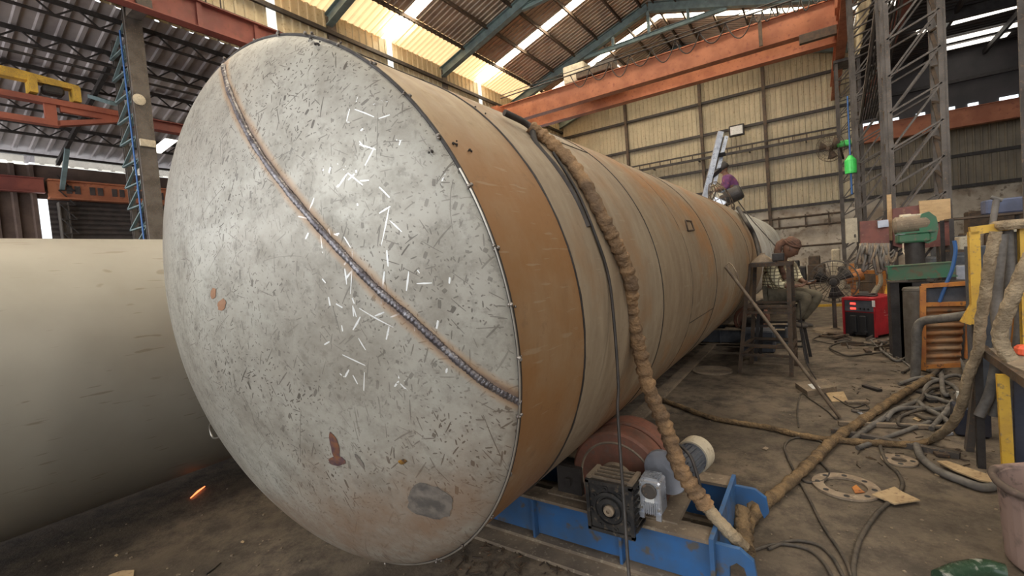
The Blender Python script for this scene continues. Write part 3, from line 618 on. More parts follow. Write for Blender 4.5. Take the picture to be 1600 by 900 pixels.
# orange slotted girder on the outer wall
og = empty('slotted_girder', (XO+.6, 14, 5.2), 'orange-red slotted girder above the dark roller shutter at far left', 'crane rail')
b = MB(); b.box(XO+.35, XO+.45, 4.3, 27, 5.25, 5.8); b.box(XO+.25, XO+.6, 4.3, 27, 5.8, 5.85); b.box(XO+.25, XO+.6, 4.3, 27, 5.19, 5.25); b.build('girder_web', 'orange', og)
for i in range(9):
    for d in (0, .22):
        y = 4.75+i*.62+d; b = MB(); b.box(XO+.44, XO+.47, y, y+.15, 5.4, 5.68)
        for z in (5.45, 5.52, 5.59): b.box(XO+.45, XO+.48, y+.01, y+.14, z, z+.03)
        b.build('slot_grille', 'dark_clad', og)
b = MB(); b.ibeam((XO+.5, -8, 5.55), (XO+.5, 4.2, 5.6), .25, .5, .03); tag(b.build('runway_beam', 'red_dark'), 'dull red runway beam at the left border beside the slotted girder', 'crane rail')
# lean-to crane: red tapered girder with openings and yellow hoist beam
rg = empty('lean_to_crane', (-16, 2, 6.2), 'red tapered lean-to crane girder with long openings, left border', 'crane')
X_ = -16.0
b = MB()
b.box(X_-.12, X_+.12, -6, 4.85, 6.66, 6.80); b.box(X_-.05, X_+.05, 3.6, 4.85, 6.52, 6.66)
b.box(X_-.1, X_+.1, -6, 3.55, 6.12, 6.26)
b.prism([(X_-.1, 3.5, 6.12), (X_-.1, 4.85, 6.52), (X_-.1, 4.85, 6.62), (X_-.1, 3.5, 6.26)], (.2, 0, 0))
for y in (-3, -.6, 1.4, 3.3): b.box(X_-.06, X_+.06, y, y+.22, 6.2, 6.7)
b.build('girder', 'red_soft', rg)
b = MB(); b.ibeam((X_, 5.1, 6.62), (X_, 9.5, 6.62), .24, .3, .03); tag(b.build('crane_beam', 'red_dark'), 'short dark red beam between the left column and the tank head', 'crane rail')
yg = empty('yellow_hoist', (X_, 2.5, 7.1), 'yellow hoist beam above the red girder, top left', 'hoist')
b = MB(); b.prism([(X_-.12, -5, 7.14), (X_-.12, 4.0, 7.14), (X_-.12, 4.0, 7.26), (X_-.12, 2.9, 7.36), (X_-.12, -5, 7.36)], (.24, 0, 0)); b.build('beam', 'yellow', yg)
for y0, y1, z0 in ((3.05, 3.2, 6.85), (3.85, 4.0, 6.82)): b = MB(); b.box(X_-.2, X_+.2, y0, y1, z0, 7.2); b.build('end_bracket', 'yellow', yg)
b = MB(); b.obox((X_, 3.5, 7.02), .15, .2, .1, chamf=.04); b.build('hoist_motor', 'steel_dark', yg)
# small strip roof light in the lean-to, seen between column and head
p0, p1 = P(242, 238, 0, -18.5), P(268, 218, 0, -17.2)
k += 1; b = MB(); b.bar(p0, p1, .35, .02); struct(b, f'window_{k}', plain('lean_light', (.9, .9, .8), .5, emit=((1, .96, .86), 2.4)))
# pipes strung under the lean-to roof
for x, z in ((-15.3, 7.75), (-15.45, 7.6), (-19.5, 6.75)):
    b = MB(); b.tube([(x, YB, z), (x, YF, z)], .035, 6); tag(b.build('roof_pipe', 'steel_dark'), 'thin dark pipe strung under the lean-to roof' if x < -16 else ('upper of two dark pipes close to the laced column head' if z > 7.7 else 'lower of two dark pipes close to the laced column head'), 'pipe', 'pipes under the lean-to roof')

# ================================================================== PRESSURE VESSEL
TX, TZ, TR, TY = -1.812, 1.432, 1.082, 1.095
KX, KZ = -.015, -.142         # the head seam leans: plate rings are not square to the axis
HD, HP, OX, OZ = .345, 1.5, -.101, -.097
ROOT = Vector((TX, TY, 0))
vs = empty('pressure_vessel', ROOT, 'huge scratched steel tank lying on rollers, weld across its dished head', 'tank')
def ty(x, z, y): return y + (x-TX)*KX + (z-TZ)*KZ
def ringpt(y, a, r=TR, fade=1.0):
    x, z = TX+r*cos(a), TZ+r*sin(a); return Vector((x, y + ((x-TX)*KX+(z-TZ)*KZ)*fade, z))
SEG = 144
def head_pt(a, t):
    """t 0 at the seam, 1 at the apex"""
    r = TR*cos(t*pi/2)**(2/HP); s = sin(t*pi/2)**(2/HP)
    return Vector((TX+r*cos(a)+OX*s, TY-HD*s + (r*cos(a))*KX+(r*sin(a))*KZ, TZ+r*sin(a)+OZ*s))
hb = MB(); NT = 40; v = []
for i in range(NT):
    t = i/NT; v += [head_pt(2*pi*k_/SEG, t) for k_ in range(SEG)]
v.append(head_pt(0, 1.0))
hb.add(v, [(i*SEG+(j+1) % SEG, i*SEG+j, (i+1)*SEG+j, (i+1)*SEG+(j+1) % SEG) for i in range(NT-1) for j in range(SEG)]
       + [((NT-1)*SEG+(j+1) % SEG, (NT-1)*SEG+j, len(v)-1) for j in range(SEG)], True)
bvh_head = BVHTree.FromPolygons(hb.v, hb.f)
def on_head(px, py):
    h = bvh_head.ray_cast(EYE, ray(px, py)); return (h[0], h[1] if h[1].dot(EYE-h[0]) > 0 else -h[1]) if h[0] else (None, None)
SEAM = [(350, 104), (362, 150), (392, 215), (432, 275), (485, 340), (535, 395), (590, 452), (640, 495), (700, 550), (755, 596), (812, 634)]
sp_ = [on_head(*p_) for p_ in SEAM]; sp_ = [s_ for s_ in sp_ if s_[0] is not None]
# least-squares line in XZ through the weld points
xs = [s_[0].x-TX for s_ in sp_]; zs = [s_[0].z for s_ in sp_]; mx_, mz_ = sum(xs)/len(xs), sum(zs)/len(zs)
sxx = sum((x-mx_)**2 for x in xs); szz = sum((z-mz_)**2 for z in zs); sxz = sum((x-mx_)*(z-mz_) for x, z in zip(xs, zs))
th = .5*math.atan2(2*sxz, sxx-szz); wn = (-sin(th), cos(th)); wc = wn[0]*mx_+wn[1]*mz_
_g, _ = on_head(575, 400); GLARE = (_g.x-TX, _g.z)
hd = hb.build('dished_head', mat_head(wn, wc, 0), vs)
# weld bead following the hits
_t = Vector((-wn[1], wn[0])) if -wn[1] > 0 else Vector((wn[1], -wn[0])); _p = Vector((sp_[-1][0].x-TX, sp_[-1][0].z-TZ)); _k = _p.dot(_t); _e2 = _p+_t*(-_k+sqrt(max(0, _k*_k-_p.length_squared+TR*TR)))
_e = ringpt(TY+.0, math.atan2(_e2.y, _e2.x), TR)
pts = smooth([h+n*.0 for h, n in sp_]+[_e], 30)
wb = MB(); wb.tube(pts, .0115, 10, rf=lambda u, a, i: 1+.10*sin(i*2.1)+.08*sin(i*.31)+random.uniform(-.06, .06)); wb.build('weld_bead', worn('weld_metal', (.22, .21, .22), (.10, .09, .1), 30, .38, .8, fine=120, bmp=.5), vs)['label'] = 'dark rippled weld bead'
# shell courses
mA = mat_shell('shell_ochre', (.38, .285, .18), (.28, .195, .12), (.30, .155, .062), .26, .48, .95, top=1.0)
mB = mat_shell('shell_scale', (.365, .295, .21), (.255, .195, .135), (.33, .17, .07), .48, .64, .75, top=2.1)
mC = mat_shell('shell_scale_worn', (.34, .265, .18), (.245, .18, .12), (.37, .185, .07), .47, .6, .85, top=2.2)
mW = worn('shell_far_white', (.66, .66, .62), (.5, .48, .43), 2, .55, c3=(.4, .33, .25), fine=9)  # paler plate colour for the last two courses and the far head
Ys = [TY, 1.55, 2.02, 2.62, 3.35, 4.3, 5.4, 6.7, 8.4, 10.4, 14.6]
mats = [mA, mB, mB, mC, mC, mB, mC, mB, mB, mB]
fadef = lambda y: 1.0
for i in range(len(Ys)-1):
    y0, y1 = Ys[i]+.002, Ys[i+1]-.002; b = MB(); n = 4; v = []
    rr = TR*(1 + (.0035 if i % 2 else 0))
    for q in range(n+1): v += [ringpt(y0+(y1-y0)*q/n, 2*pi*k_/SEG, rr) for k_ in range(SEG)]
    b.add(v, [(q*SEG+j, q*SEG+(j+1) % SEG, (q+1)*SEG+(j+1) % SEG, (q+1)*SEG+j) for q in range(n) for j in range(SEG)], True)
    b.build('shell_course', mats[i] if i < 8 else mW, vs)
# far head
b = MB(); v = []
for i in range(14):
    t = i/14*pi/2; v += [Vector((TX+TR*cos(t)*cos(a), 14.6+.45*sin(t)+TR*cos(t)*sin(a)*KZ, TZ+TR*cos(t)*sin(a))) for a in [2*pi*k_/72 for k_ in range(72)]]
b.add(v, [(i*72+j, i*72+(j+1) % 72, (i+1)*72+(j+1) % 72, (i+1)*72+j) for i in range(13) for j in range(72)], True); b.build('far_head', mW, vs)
# girth seams
for i, y in enumerate(Ys[1:-1]):
    b = MB(); b.tube([ringpt(y, 2*pi*k_/SEG, TR+.001) for k_ in range(SEG)], .0045 if i in (0, 3) else .0028, 6, closed=True, rf=lambda u, a, q: 1+random.uniform(-.35, .35)); b.build('girth_seam', 'steel_dark', vs)
# knuckle ring: head-to-shell joint, tack welded
b = MB(); b.tube([ringpt(TY, 2*pi*k_/SEG, TR+.002) for k_ in range(SEG)], .006, 8, closed=True); b.build('head_joint', 'steel_dark', vs)
b = MB(); b.tube([ringpt(TY-.006, a, TR+.0045) for a in [radians(-100+k_*1.0) for k_ in range(126)]], .0035, 6); b.build('bright_edge', 'bolt', vs)['label'] = 'bright ground edge'
for a in [12, 3, -5, -15, -27, -38, 22, 31, 40, 49, 58, 66, 75, 84, 96, 108, -50, -60, -70, -80]:
    c_ = ringpt(TY, radians(a), TR+.006); b = MB()
    for _ in range(4): b.ball(c_+Vector((random.uniform(-.006, .006), random.uniform(-.013, .013), random.uniform(-.008, .008))), random.uniform(.003, .007), 8)
    b.build('tack_weld', 'tack', vs)
# longitudinal seams
def shell_line(a, y0, y1, r=.004):
    b = MB(); b.tube([ringpt(y0+(y1-y0)*i/20, a, TR+.002) for i in range(21)], r, 6, rf=lambda u, a, q: 1+random.uniform(-.4, .4)); b.build('long_seam', 'steel_dark', vs)
shell_line(radians(62), TY+.01, 1.55); shell_line(radians(47), 2.0, 2.62, .002); shell_line(radians(-18), 3.35, 4.3, .002)
# burnt marks and patches on the head and shell
def patch(name, outline, m, src=on_head, lift=.0015, label=None, nsub=0):
    pts = [src(*p_) for p_ in outline]; pts = [h+n*lift for h, n in pts if h is not None]
    c0 = src(sum(p_[0] for p_ in outline)/len(outline), sum(p_[1] for p_ in outline)/len(outline)); cc = c0[0]+c0[1]*(lift+.0015)
    b = MB(); b.add([cc]+pts, [(0, i+1, (i+1) % len(pts)+1) for i in range(len(pts))]); o = b.build(name, m, vs)
    if label: o['label'] = label
    return o
def blob(cx, cy, rx, ry, rot=0, n=18, j=.15):
    out = []
    for i in range(n):
        a = 2*pi*i/n; r = 1+random.uniform(-j, j); x, y = rx*cos(a)*r, ry*sin(a)*r
        out.append((cx+x*cos(rot)-y*sin(rot), cy+x*sin(rot)+y*cos(rot)))
    return out
burn = worn('burn_mark', (.12, .07, .08), (.28, .12, .05), 25, .5, .3); soot = worn('soot_patch', (.09, .08, .072), (.19, .165, .14), 22, .8)
rustp = worn('rust_blot', (.33, .17, .09), (.26, .14, .08), 10, .7)
patch('burn_mark', blob(523, 697, 6, 22, -.25), burn, label='purple-brown burn streak'); patch('burn_mark', blob(527, 720, 13, 7, .1), burn, label='foot of the burn streak')
patch('burn_mark', blob(629, 721, 7, 4, -.2), worn('amber_burn', (.35, .17, .02), (.05, .03, .02), 40, .5)); patch('soot_patch', blob(672, 783, 38, 26, .3, 26, .12), soot, label='grey soot patch')
patch('rust_spot', blob(347, 476, 6, 10, .3), rustp); patch('rust_spot', blob(334, 458, 4, 9, .1), rustp)
patch('scuff_mark', blob(562, 720, 3, 13, -.55), soot)
# weld splatter clusters
bm_all = MB()
shell_bvh = BVHTree.FromPolygons([ringpt(y, 2*pi*k_/SEG, TR*1.002) for y in (TY, 16.0) for k_ in range(SEG)], [(j, (j+1) % SEG, SEG+(j+1) % SEG, SEG+j) for j in range(SEG)])
def on_shell(px, py):
    h = shell_bvh.ray_cast(EYE, ray(px, py)); return (h[0], h[1] if h[1].dot(EYE-h[0]) > 0 else -h[1]) if h[0] else (None, None)
for px, py, src in ((675, 234, on_head), (735, 237, on_shell), (710, 225, on_shell), (756, 179, on_shell), (742, 168, on_shell), (485, 62, on_head), (498, 70, on_head)):
    h, n = src(px, py)
    if h is None: continue
    b = MB()
    for _ in range(6): b.ball(h+n*.001+Vector([random.uniform(-.009, .009) for _ in range(3)]), random.uniform(.002, .005), 7)
    b.build('weld_spatter', 'steel_dark', vs)
h, n = on_shell(1076, 352)   # small welded rectangle outline
b = MB(); q = [on_shell(*p_)[0] for p_ in ((1070, 345), (1079, 346), (1084, 360), (1074, 361))]
if all(q): b.tube([a+Vector((.004, 0, .003)) for a in q], .006, 6, closed=True); b.build('lug_outline', 'steel_brown', vs)
# lifting lug handle on the left side, seen past the head
b = MB(); c1 = P(343, 656, 1, 1.25); c2 = P(328, 664, 1, 1.25); c3 = P(333, 684, 1, 1.25); c4 = P(350, 678, 1, 1.25)
def _root(c):
    d = Vector((c.x-TX, 0, c.z-TZ)).normalized(); return Vector((TX+d.x*(TR-.004), c.y, TZ+d.z*(TR-.004)))
b.tube(smooth([_root(c1), c1, c2, c3, c4, _root(c4)], 5), .006, 6); hl = b.build('lug_handle', 'bolt', vs)

# ================================================================== SECOND CYLINDER (left)
LX, LZ, LR = -4.45, 1.10, .955
cy = empty('steel_cylinder', (LX, 3, 0), 'plain off-white steel cylinder lying left behind the big tank', 'tank')
m2, nt, bb = new_mat('primed_plate'); v_ = coords(nt)
c_ = mix(nt, ramp(nt, noise(nt, v_, 1.3, 5), [(.35, 0.), (.65, 1.)]), (.34, .325, .28), (.28, .262, .22))
c_ = mix(nt, mth(nt, 'MULTIPLY', mth_max(nt, dashes(nt, .3, 5, 6, .69, 3), dashes(nt, -.8, 8, 6, .69, 8)), .55), c_, (.17, .14, .10))
lk(nt, c_, bb.inputs['Base Color']); bb.inputs['Roughness'].default_value = .5; bb.inputs['Metallic'].default_value = .1; M['primed'] = m2
v = []; b = MB()
for r_ in (LR, LR-.02):
    for y in (-2.2, 7.5): v += [(LX+r_*cos(2*pi*k_/96), y, LZ+r_*sin(2*pi*k_/96)) for k_ in range(96)]
n = 96
b.add(v, [(j, (j+1) % n, n+(j+1) % n, n+j) for j in range(n)] + [(2*n+(j+1) % n, 2*n+j, 3*n+j, 3*n+(j+1) % n) for j in range(n)], True)
b.add(v, [((j+1) % n, j, 2*n+j, 2*n+(j+1) % n) for j in range(n)] + [(n+j, n+(j+1) % n, 3*n+(j+1) % n, 3*n+j) for j in range(n)], False)
b.build('shell', 'primed', cy)
for y in (-1.2, 5.5):
    b = MB(); b.box(LX-.7, LX+.7, y-.1, y+.1, 0, .13)
    b.prism([(LX-.8, y-.1, 0), (LX-.45, y-.1, 0), (LX-.6, y-.1, .36)], (0, .2, 0)); b.prism([(LX+.8, y-.1, 0), (LX+.45, y-.1, 0), (LX+.6, y-.1, .36)], (0, .2, 0))
    b.build('cradle', 'steel_brown', cy)


# ================================================================== ROLLER STANDS
def rotator(y, lab, detail=True, m='blue'):
    r = empty('roller_stand', (-1.7, y+.25, 0), lab, 'roller stand')
    for yy, nm in ((y, 'front_beam'), (y+.58, 'rear_beam')):
        b = MB(); b.bar((-3.05, yy, .155), (-.46, yy, .155), .018, .21); b.build(nm, m, r)
        b = MB(); b.bar((-3.05, yy+.02, .268), (-.46, yy+.02, .268), .12, .016); b.bar((-3.05, yy+.02, .03), (-.44, yy+.02, .03), .16, .02); b.build('flange', 'dusty', r)
        for x in (-2.6, -2.0, -1.42, -.9):
            b = MB(); b.box(x, x+.014, yy-.05, yy+.05, .04, .26); b.build('stiffener', m, r)
    for x in (-3.06, -.46):
        b = MB(); b.box(x, x+.02, y-.06, y+.64, .02, .30); b.build('end_plate', m, r)
    for x0, x1 in ((-1.35, -.62), (-2.95, -2.25)):
        b = MB(); b.box(x0, x1, y+.03, y+.56, .262, .285); b.build('bed_plate', 'dusty', r)
    if detail:
        for yy in (y-.02, y+.58):     # hook shaped towing lugs
            b = MB(); h = [(0, 0), (.0, .24), (.10, .24), (.155, .20), (.165, .12), (.14, .085), (.125, .12), (.115, .16), (.085, .175), (.055, .15), (.05, 0)]
            b.prism([(-.44+px_, yy, .02+pz_) for px_, pz_ in h], (0, .025, 0)); b.build('towing_lug', m, r)
    for sx, xw in ((1, -.95), (-1, 2*TX+.95)):
        zc = .405; wr = .262
        for q, (ya, yb) in enumerate(((y+.10, y+.245), (y+.265, y+.41))):
            b = MB(); b.lathe([(.05, ya), (wr-.05, ya), (wr-.012, ya+.003), (wr, ya+.014), (wr, yb-.014), (wr-.012, yb-.003), (wr-.05, yb), (.05, yb)], (xw, 0, zc), (0, 1, 0), 56, cap=False)
            b.sm = [True]*len(b.sm) if False else b.sm; b.build('roller_tyre', 'tyre', r)
        b = MB(); b.lathe([(0, y+.085), (.09, y+.085), (.10, y+.10), (.185, y+.108), (.205, y+.096), (.212, y+.10), (.212, y+.40), (0, y+.40)], (xw, 0, zc), (0, 1, 0), 48); b.build('roller_hub', 'dusty', r)
        b = MB(); b.cyl((xw, y-.02, zc), (xw, y+.52, zc), .035); b.build('shaft', 'steel_dark', r)
        for yy in (y+.015, y+.45):
            b = MB(); b.prism([(xw-.14, yy, .285), (xw+.14, yy, .285), (xw+.14, yy, .33), (xw+.075, yy, .47), (xw-.075, yy, .47), (xw-.14, yy, .33)], (0, .045, 0)); b.build('bearing_block', 'steel_dark', r)
    return r
rs = rotator(2.17, 'blue roller stand under the tank with brick-red twin roller and gearbox')
# gearbox on the near face
gx0, gx1, gz0, gz1, gy0, gy1 = -.995, -.765, .275, .525, 2.0, 2.14
g = MB(); cx_, cz_ = (gx0+gx1)/2, (gz0+gz1)/2
g.obox((cx_, (gy0+gy1)/2, cz_), (gx1-gx0)/2, (gz1-gz0)/2, (gy1-gy0)/2, Matrix(((1, 0, 0), (0, 0, 1), (0, 1, 0))), .012)
gb = g.build('gearbox', 'gear_black', rs)
b = MB(); t = .013
for x0, x1, z0, z1 in ((gx0-.004, gx1+.004, gz1-t, gz1+.004), (gx0-.004, gx1+.004, gz0-.004, gz0+t), (gx0-.004, gx0+t, gz0, gz1), (gx1-t, gx1+.004, gz0, gz1)): b.box(x0, x1, gy0-.012, gy0+.005, z0, z1)
b.build('face_rim', 'gear_black', gb)
b = MB(); b.lathe([(.085, 0), (.085, -.012), (.072, -.014), (.07, -.004), (.058, -.004), (.056, -.018), (.036, -.02), (.034, -.006), (0, -.006)], (cx_, gy0, cz_-.005), (0, 1, 0), 40); b.build('bearing_cover', 'gear_black', gb)
b = MB(); b.lathe([(.026, 0), (.026, -.026), (.02, -.032), (.009, -.032), (.009, -.02), (0, -.02)], (cx_, gy0, cz_-.005), (0, 1, 0), 28); b.build('output_shaft', 'rust_flange', gb)['label'] = 'rust-brown shaft end'
for q in range(8):
    a = 2*pi*q/8+.2; b = MB(); b.lathe([(.008, 0), (.008, -.014), (0, -.014)], (cx_+.098*cos(a), gy0-.0, cz_-.005+.098*sin(a)), (0, 1, 0), 6)
    b.lathe([(.016, 0), (.016, -.006), (0, -.006)], (cx_+.098*cos(a), gy0, cz_-.005+.098*sin(a)), (0, 1, 0), 12); b.build('cover_bolt', 'gear_black', gb)
for z in [.30+.03*i for i in range(8)]:
    b = MB(); b.box(gx1, gx1+.012, gy0+.01, gy1-.005, z, z+.008); b.build('cooling_fin', 'gear_black', gb)
for i in range(4):
    b = MB(); y_ = gy0+.015+i*.036; b.box(gx0+.02, gx1-.02, y_, y_+.008, gz1, gz1+.014); b.build('top_rib', 'dusty', gb)
for x in (gx0, gx1-.02): b = MB(); b.box(x, x+.02, gy0, gy1, gz1, gz1+.016); b.build('top_edge', 'dusty', gb)
# small aluminium worm reducer
c = Vector((-.705, 2.12, .455)); RY = Matrix(((1, 0, 0), (0, 0, 1), (0, 1, 0)))
b = MB(); b.obox(c, .052, .082, .05, RY, .008); sr = b.build('worm_reducer', 'alu', rs); sr['label'] = 'small aluminium reducer'
b = MB(); b.lathe([(.036, 0), (.036, -.008), (.031, -.01), (0, -.01)], c+Vector((0, -.052, .035)), (0, 1, 0), 28); b.build('cover_cap', 'steel', sr)
for i in range(7):
    x = c.x-.03+i*.01; b = MB(); b.box(x, x+.004, c.y-.058, c.y-.045, c.z-.078, c.z-.018); b.build('cooling_fin', 'alu', sr)
for i in range(6):
    y_ = c.y-.04+i*.014; b = MB(); b.box(c.x-.04, c.x+.04, y_, y_+.005, c.z+.08, c.z+.094); b.build('top_fin', 'alu', sr)
for sx in (-1, 1):
    b = MB(); b.box(c.x+sx*.04-.012, c.x+sx*.04+.012, c.y-.062, c.y-.045, c.z-.098, c.z-.07); b.build('foot', 'alu', sr)
    for sz in (.06, -.05):
        b = MB(); b.lathe([(.006, 0), (.006, -.006), (0, -.006)], c+Vector((sx*.041, -.052, sz)), (0, 1, 0), 6); b.build('screw', 'bolt', sr)
b = MB(); b.obox(c+Vector((0, -.053, -.008)), .022, .001, .014); b.build('name_plate', 'white', sr)
b = MB(); b.cyl((-.77, 2.1, .40), (-.752, 2.1, .40), .04); b.cyl((-.8, 2.08, .47), (-.75, 2.08, .47), .02); b.build('coupling', 'bolt', rs)
# motor
b = MB(); mc = Vector((-.64, 2.26, .50)); b.lathe([(0, 0), (.075, 0), (.085, .012), (.085, .03), (.07, .035), (.07, .22), (.078, .225), (.078, .30), (.06, .325), (0, .325)], mc, (.18, 1, .03), 32); mo = b.build('motor', 'slate', rs)
for i in range(20):
    a = 2*pi*i/20; ax = Vector((.18, 1, .03)).normalized(); u = ax.orthogonal().normalized(); w = ax.cross(u); d = u*cos(a)+w*sin(a)
    b = MB(); b.bar(mc+ax*.05+d*.07, mc+ax*.21+d*.07, .004, .022, up=d); b.build('cooling_fin', 'slate', mo)
b = MB(); b.lathe([(.087, .225), (.09, .24), (.09, .31), (.08, .33), (.03, .338), (0, .338)], mc, (.18, 1, .03), 32); b.build('fan_cover', 'beige', mo)['label'] = 'beige fan cover'
b = MB(); b.lathe([(0, -.01), (.11, -.01), (.115, 0), (0, .004)], mc+Vector((-.03, -.03, .02)), (.18, 1, .03), 36); b.build('flange_disc', 'galv', rs)['label'] = 'thin grey disc flange'
b = MB(); b.box(-1.30, -1.15, 2.24, 2.36, .285, .44); b.box(-1.24, -1.21, 2.22, 2.25, .34, .38); b.build('side_bracket', 'steel_dark', rs)
rotator(8.3, 'second roller stand, dark, farther back under the tank beside the seated man', False, 'slate')
# angle iron leaning along the near beam
b = MB(); b.angle(G(790, 806, .05), G(1082, 822, .17)+Vector((0, -.02, .0)), .035, .006); tag(b.build('angle_iron', 'dusty'), 'dusty steel angle lying along the front of the blue roller stand', 'steel bar')
b = MB(); b.box(-2.6, -.6, 2.0, 2.12, .002, .022); tag(b.build('base_flat', 'dusty'), 'dusty flat bar on the floor in front of the blue roller stand', 'steel bar')

# ================================================================== HOSES, CABLES
def wrapf(k=3.0, amp=.10):
    ph = random.uniform(0, 6)
    return lambda u, a, i: 1 + amp*sin(i*k+a+ph) + random.uniform(-.05, .05) + amp*.7*sin(i*1.13+ph)
def depth_path(pix, d0, d1):
    """points along camera rays with distance running from d0 to d1"""
    n = len(pix); return [EYE + ray(*p_)*(d0+(d1-d0)*i/(n-1)) for i, p_ in enumerate(pix)]
# welding lead in a brown sleeve over the tank
onp = [(783, 185), (822, 206), (847, 224), (881, 256), (907, 294), (934, 347), (951, 380), (966, 412), (977, 447)]
hits = [on_shell(*p_) for p_ in onp]; sl_pts = [h+n*.028 for h, n in hits if h is not None]
last = sl_pts[-1]; dl = (last-EYE).length; endp = G(1163, 856, .06); de = (endp-EYE).length
off = [(986, 483), (995, 527), (1004, 567), (1015, 610), (1033, 650), (1047, 687), (1063, 733), (1083, 763), (1103, 790)]
mid = [EYE+ray(*p_)*(dl+(2.62-dl)*((i+1)/len(off))**.9) for i, p_ in enumerate(off)]
full = smooth(sl_pts[1:]+mid, 10)
sv = empty('sleeved_cable', tuple(endp), 'thick brown leather-sleeved cable draped over the tank down past the gearbox', 'cable')
b = MB(); N_ = len(full); b.tube(full, [.026+.014*i/N_ for i in range(N_)], 14, rf=wrapf(1.9, .13)); b.build('leather_sleeve', 'sleeve', sv)
tail = smooth([mid[-1], EYE+ray(1115, 805)*2.62, EYE+ray(1140, 832)*2.62, EYE+ray(1163, 856)*2.66], 8)
b = MB(); b.tube(tail, .03, 12, rf=wrapf(2.4, .05)); b.build('wrapped_tail', 'burlap_pale', sv)
b = MB(); b.tube(smooth([P(1058, 692, 1, 2.3), P(1078, 712, 1, 2.28), P(1090, 745, 1, 2.25), P(1100, 785, 1, 2.25)], 6), .008, 6); b.build('motor_lead', 'cable_black', sv)
b = MB(); b.tube(smooth(sl_pts[0:2]+[on_shell(*p_)[0] for p_ in ((838, 226), (868, 262), (893, 300), (918, 355))], 8), .014, 8); b.build('flat_strap', 'cable_black', sv)
# thin cable over the shell and hanging free
cp = [(862, 241), (898, 300), (925, 364), (947, 432)]
hp = [on_shell(*p_) for p_ in cp]; hp = [h+n*.01 for h, n in hp if h is not None]; d_ = (hp[-1]-EYE).length
hang = [(960, 511), (966, 600), (965, 640), (970, 720), (976, 800), (982, 890), (986, 915)]
hp += [EYE+ray(*p_)*(d_+(1.92-d_)*(i+1)/len(hang)) for i, p_ in enumerate(hang)]
b = MB(); b.tube(smooth(hp, 10), .0065, 7); tag(b.build('hanging_cable', 'cable_black'), 'thin dark cable hanging from the tank in front of the gearbox', 'cable')
h1 = [on_shell(*p_) for p_ in ((1150, 312), (1168, 345), (1188, 365))]
# floor runs
def run(name, pix, r, m, label, cat='cable', z=None, wrap=0.0, seg=9, n=9, group=None, parent=None):
    pts = []
    for i, p_ in enumerate(pix):
        zz = p_[2] if len(p_) > 2 else (r if z is None else z); pts.append(G(p_[0], p_[1], zz))
    b = MB(); pts = smooth(pts, n)
    b.tube(pts, r, seg, rf=wrapf(2.2, wrap) if wrap else None)
    return tag(b.build(name, m), label, cat, group)
run('burlap_hose_bundle', [(1162, 838), (1172, 812), (1196, 786), (1240, 748), (1275, 715), (1302, 688), (1350, 655), (1390, 628), (1425, 606), (1455, 588)], .036, 'burlap', 'thick burlap-wrapped hose bundle running from the roller stand across the floor', 'hose', wrap=.13, seg=12)
run('wrapped_hose', [(1028, 622), (1060, 634), (1110, 652), (1150, 660), (1200, 668), (1250, 680), (1310, 688), (1370, 692), (1430, 694), (1465, 684)], .024, 'burlap', 'thinner wrapped hose crossing the floor from under the tank to the benches', 'hose', wrap=.12, seg=10)
run('burlap_bundle_end', [(1150, 775, .14), (1158, 800, .12), (1160, 830, .07), (1164, 860, .05)], .042, 'burlap', 'short frayed burlap bundle end standing by the blue towing lug', 'hose', wrap=.16, seg=12)
# hoses hanging over the yellow rack
def hang_path(pix, ys): return [P(px_, py_, 1, y_) for (px_, py_), y_ in zip(pix, ys)]
b = MB(); b.tube(smooth(hang_path([(1556, 362), (1548, 400), (1540, 455), (1532, 505), (1528, 548), (1512, 590), (1503, 630), (1488, 662), (1460, 686)], [3.9, 3.9, 3.95, 4.0, 4.05, 4.1, 4.2, 4.35, 4.55]), 9), .029, 12, rf=wrapf(1.6, .05))
tag(b.build('dusty_wrapped_hose', 'burlap_pale'), 'dusty wrapped hose dropping from the yellow rack and curling onto the floor', 'hose')
b = MB(); b.tube(smooth(hang_path([(1640, 380), (1612, 400), (1590, 445), (1572, 490), (1562, 520), (1568, 545), (1580, 562)], [2.8, 2.8, 2.8, 2.82, 2.85, 2.85, 2.85]), 9), .027, 12, rf=wrapf(1.6, .05))
tag(b.build('dusty_wrapped_hose', 'burlap_pale'), 'dusty wrapped hose hanging at the right border down to the workbench top', 'hose')
HH = [((1566, 366), (1560, 420), (1556, 480), (1560, 540), (1548, 610), (1530, 650), .030, 'second grey hose hanging from the yellow rack, just right of the wrapped one'),
      ((1575, 360), (1578, 420), (1574, 480), (1570, 530), (1560, 580), (1552, 650), .026, 'grey hose in the middle of the hanging row on the yellow rack'),
      ((1586, 362), (1590, 410), (1594, 470), (1592, 520), (1588, 560), (1585, 620), .026, 'grey hose hanging on the yellow rack nearest the right border'),
      ((1569, 358), (1584, 380), (1588, 430), (1584, 500), (1580, 540), (1576, 580), .014, 'thin yellow-brown cable among the hanging grey hoses')]
for i, hh in enumerate(HH):
    b = MB(); b.tube(smooth(hang_path(hh[:6], [4.15+.06*i]*6), 8), hh[6], 10); tag(b.build('grey_hose', 'hose' if i < 3 else 'orange_paint'), hh[7], 'hose', None)
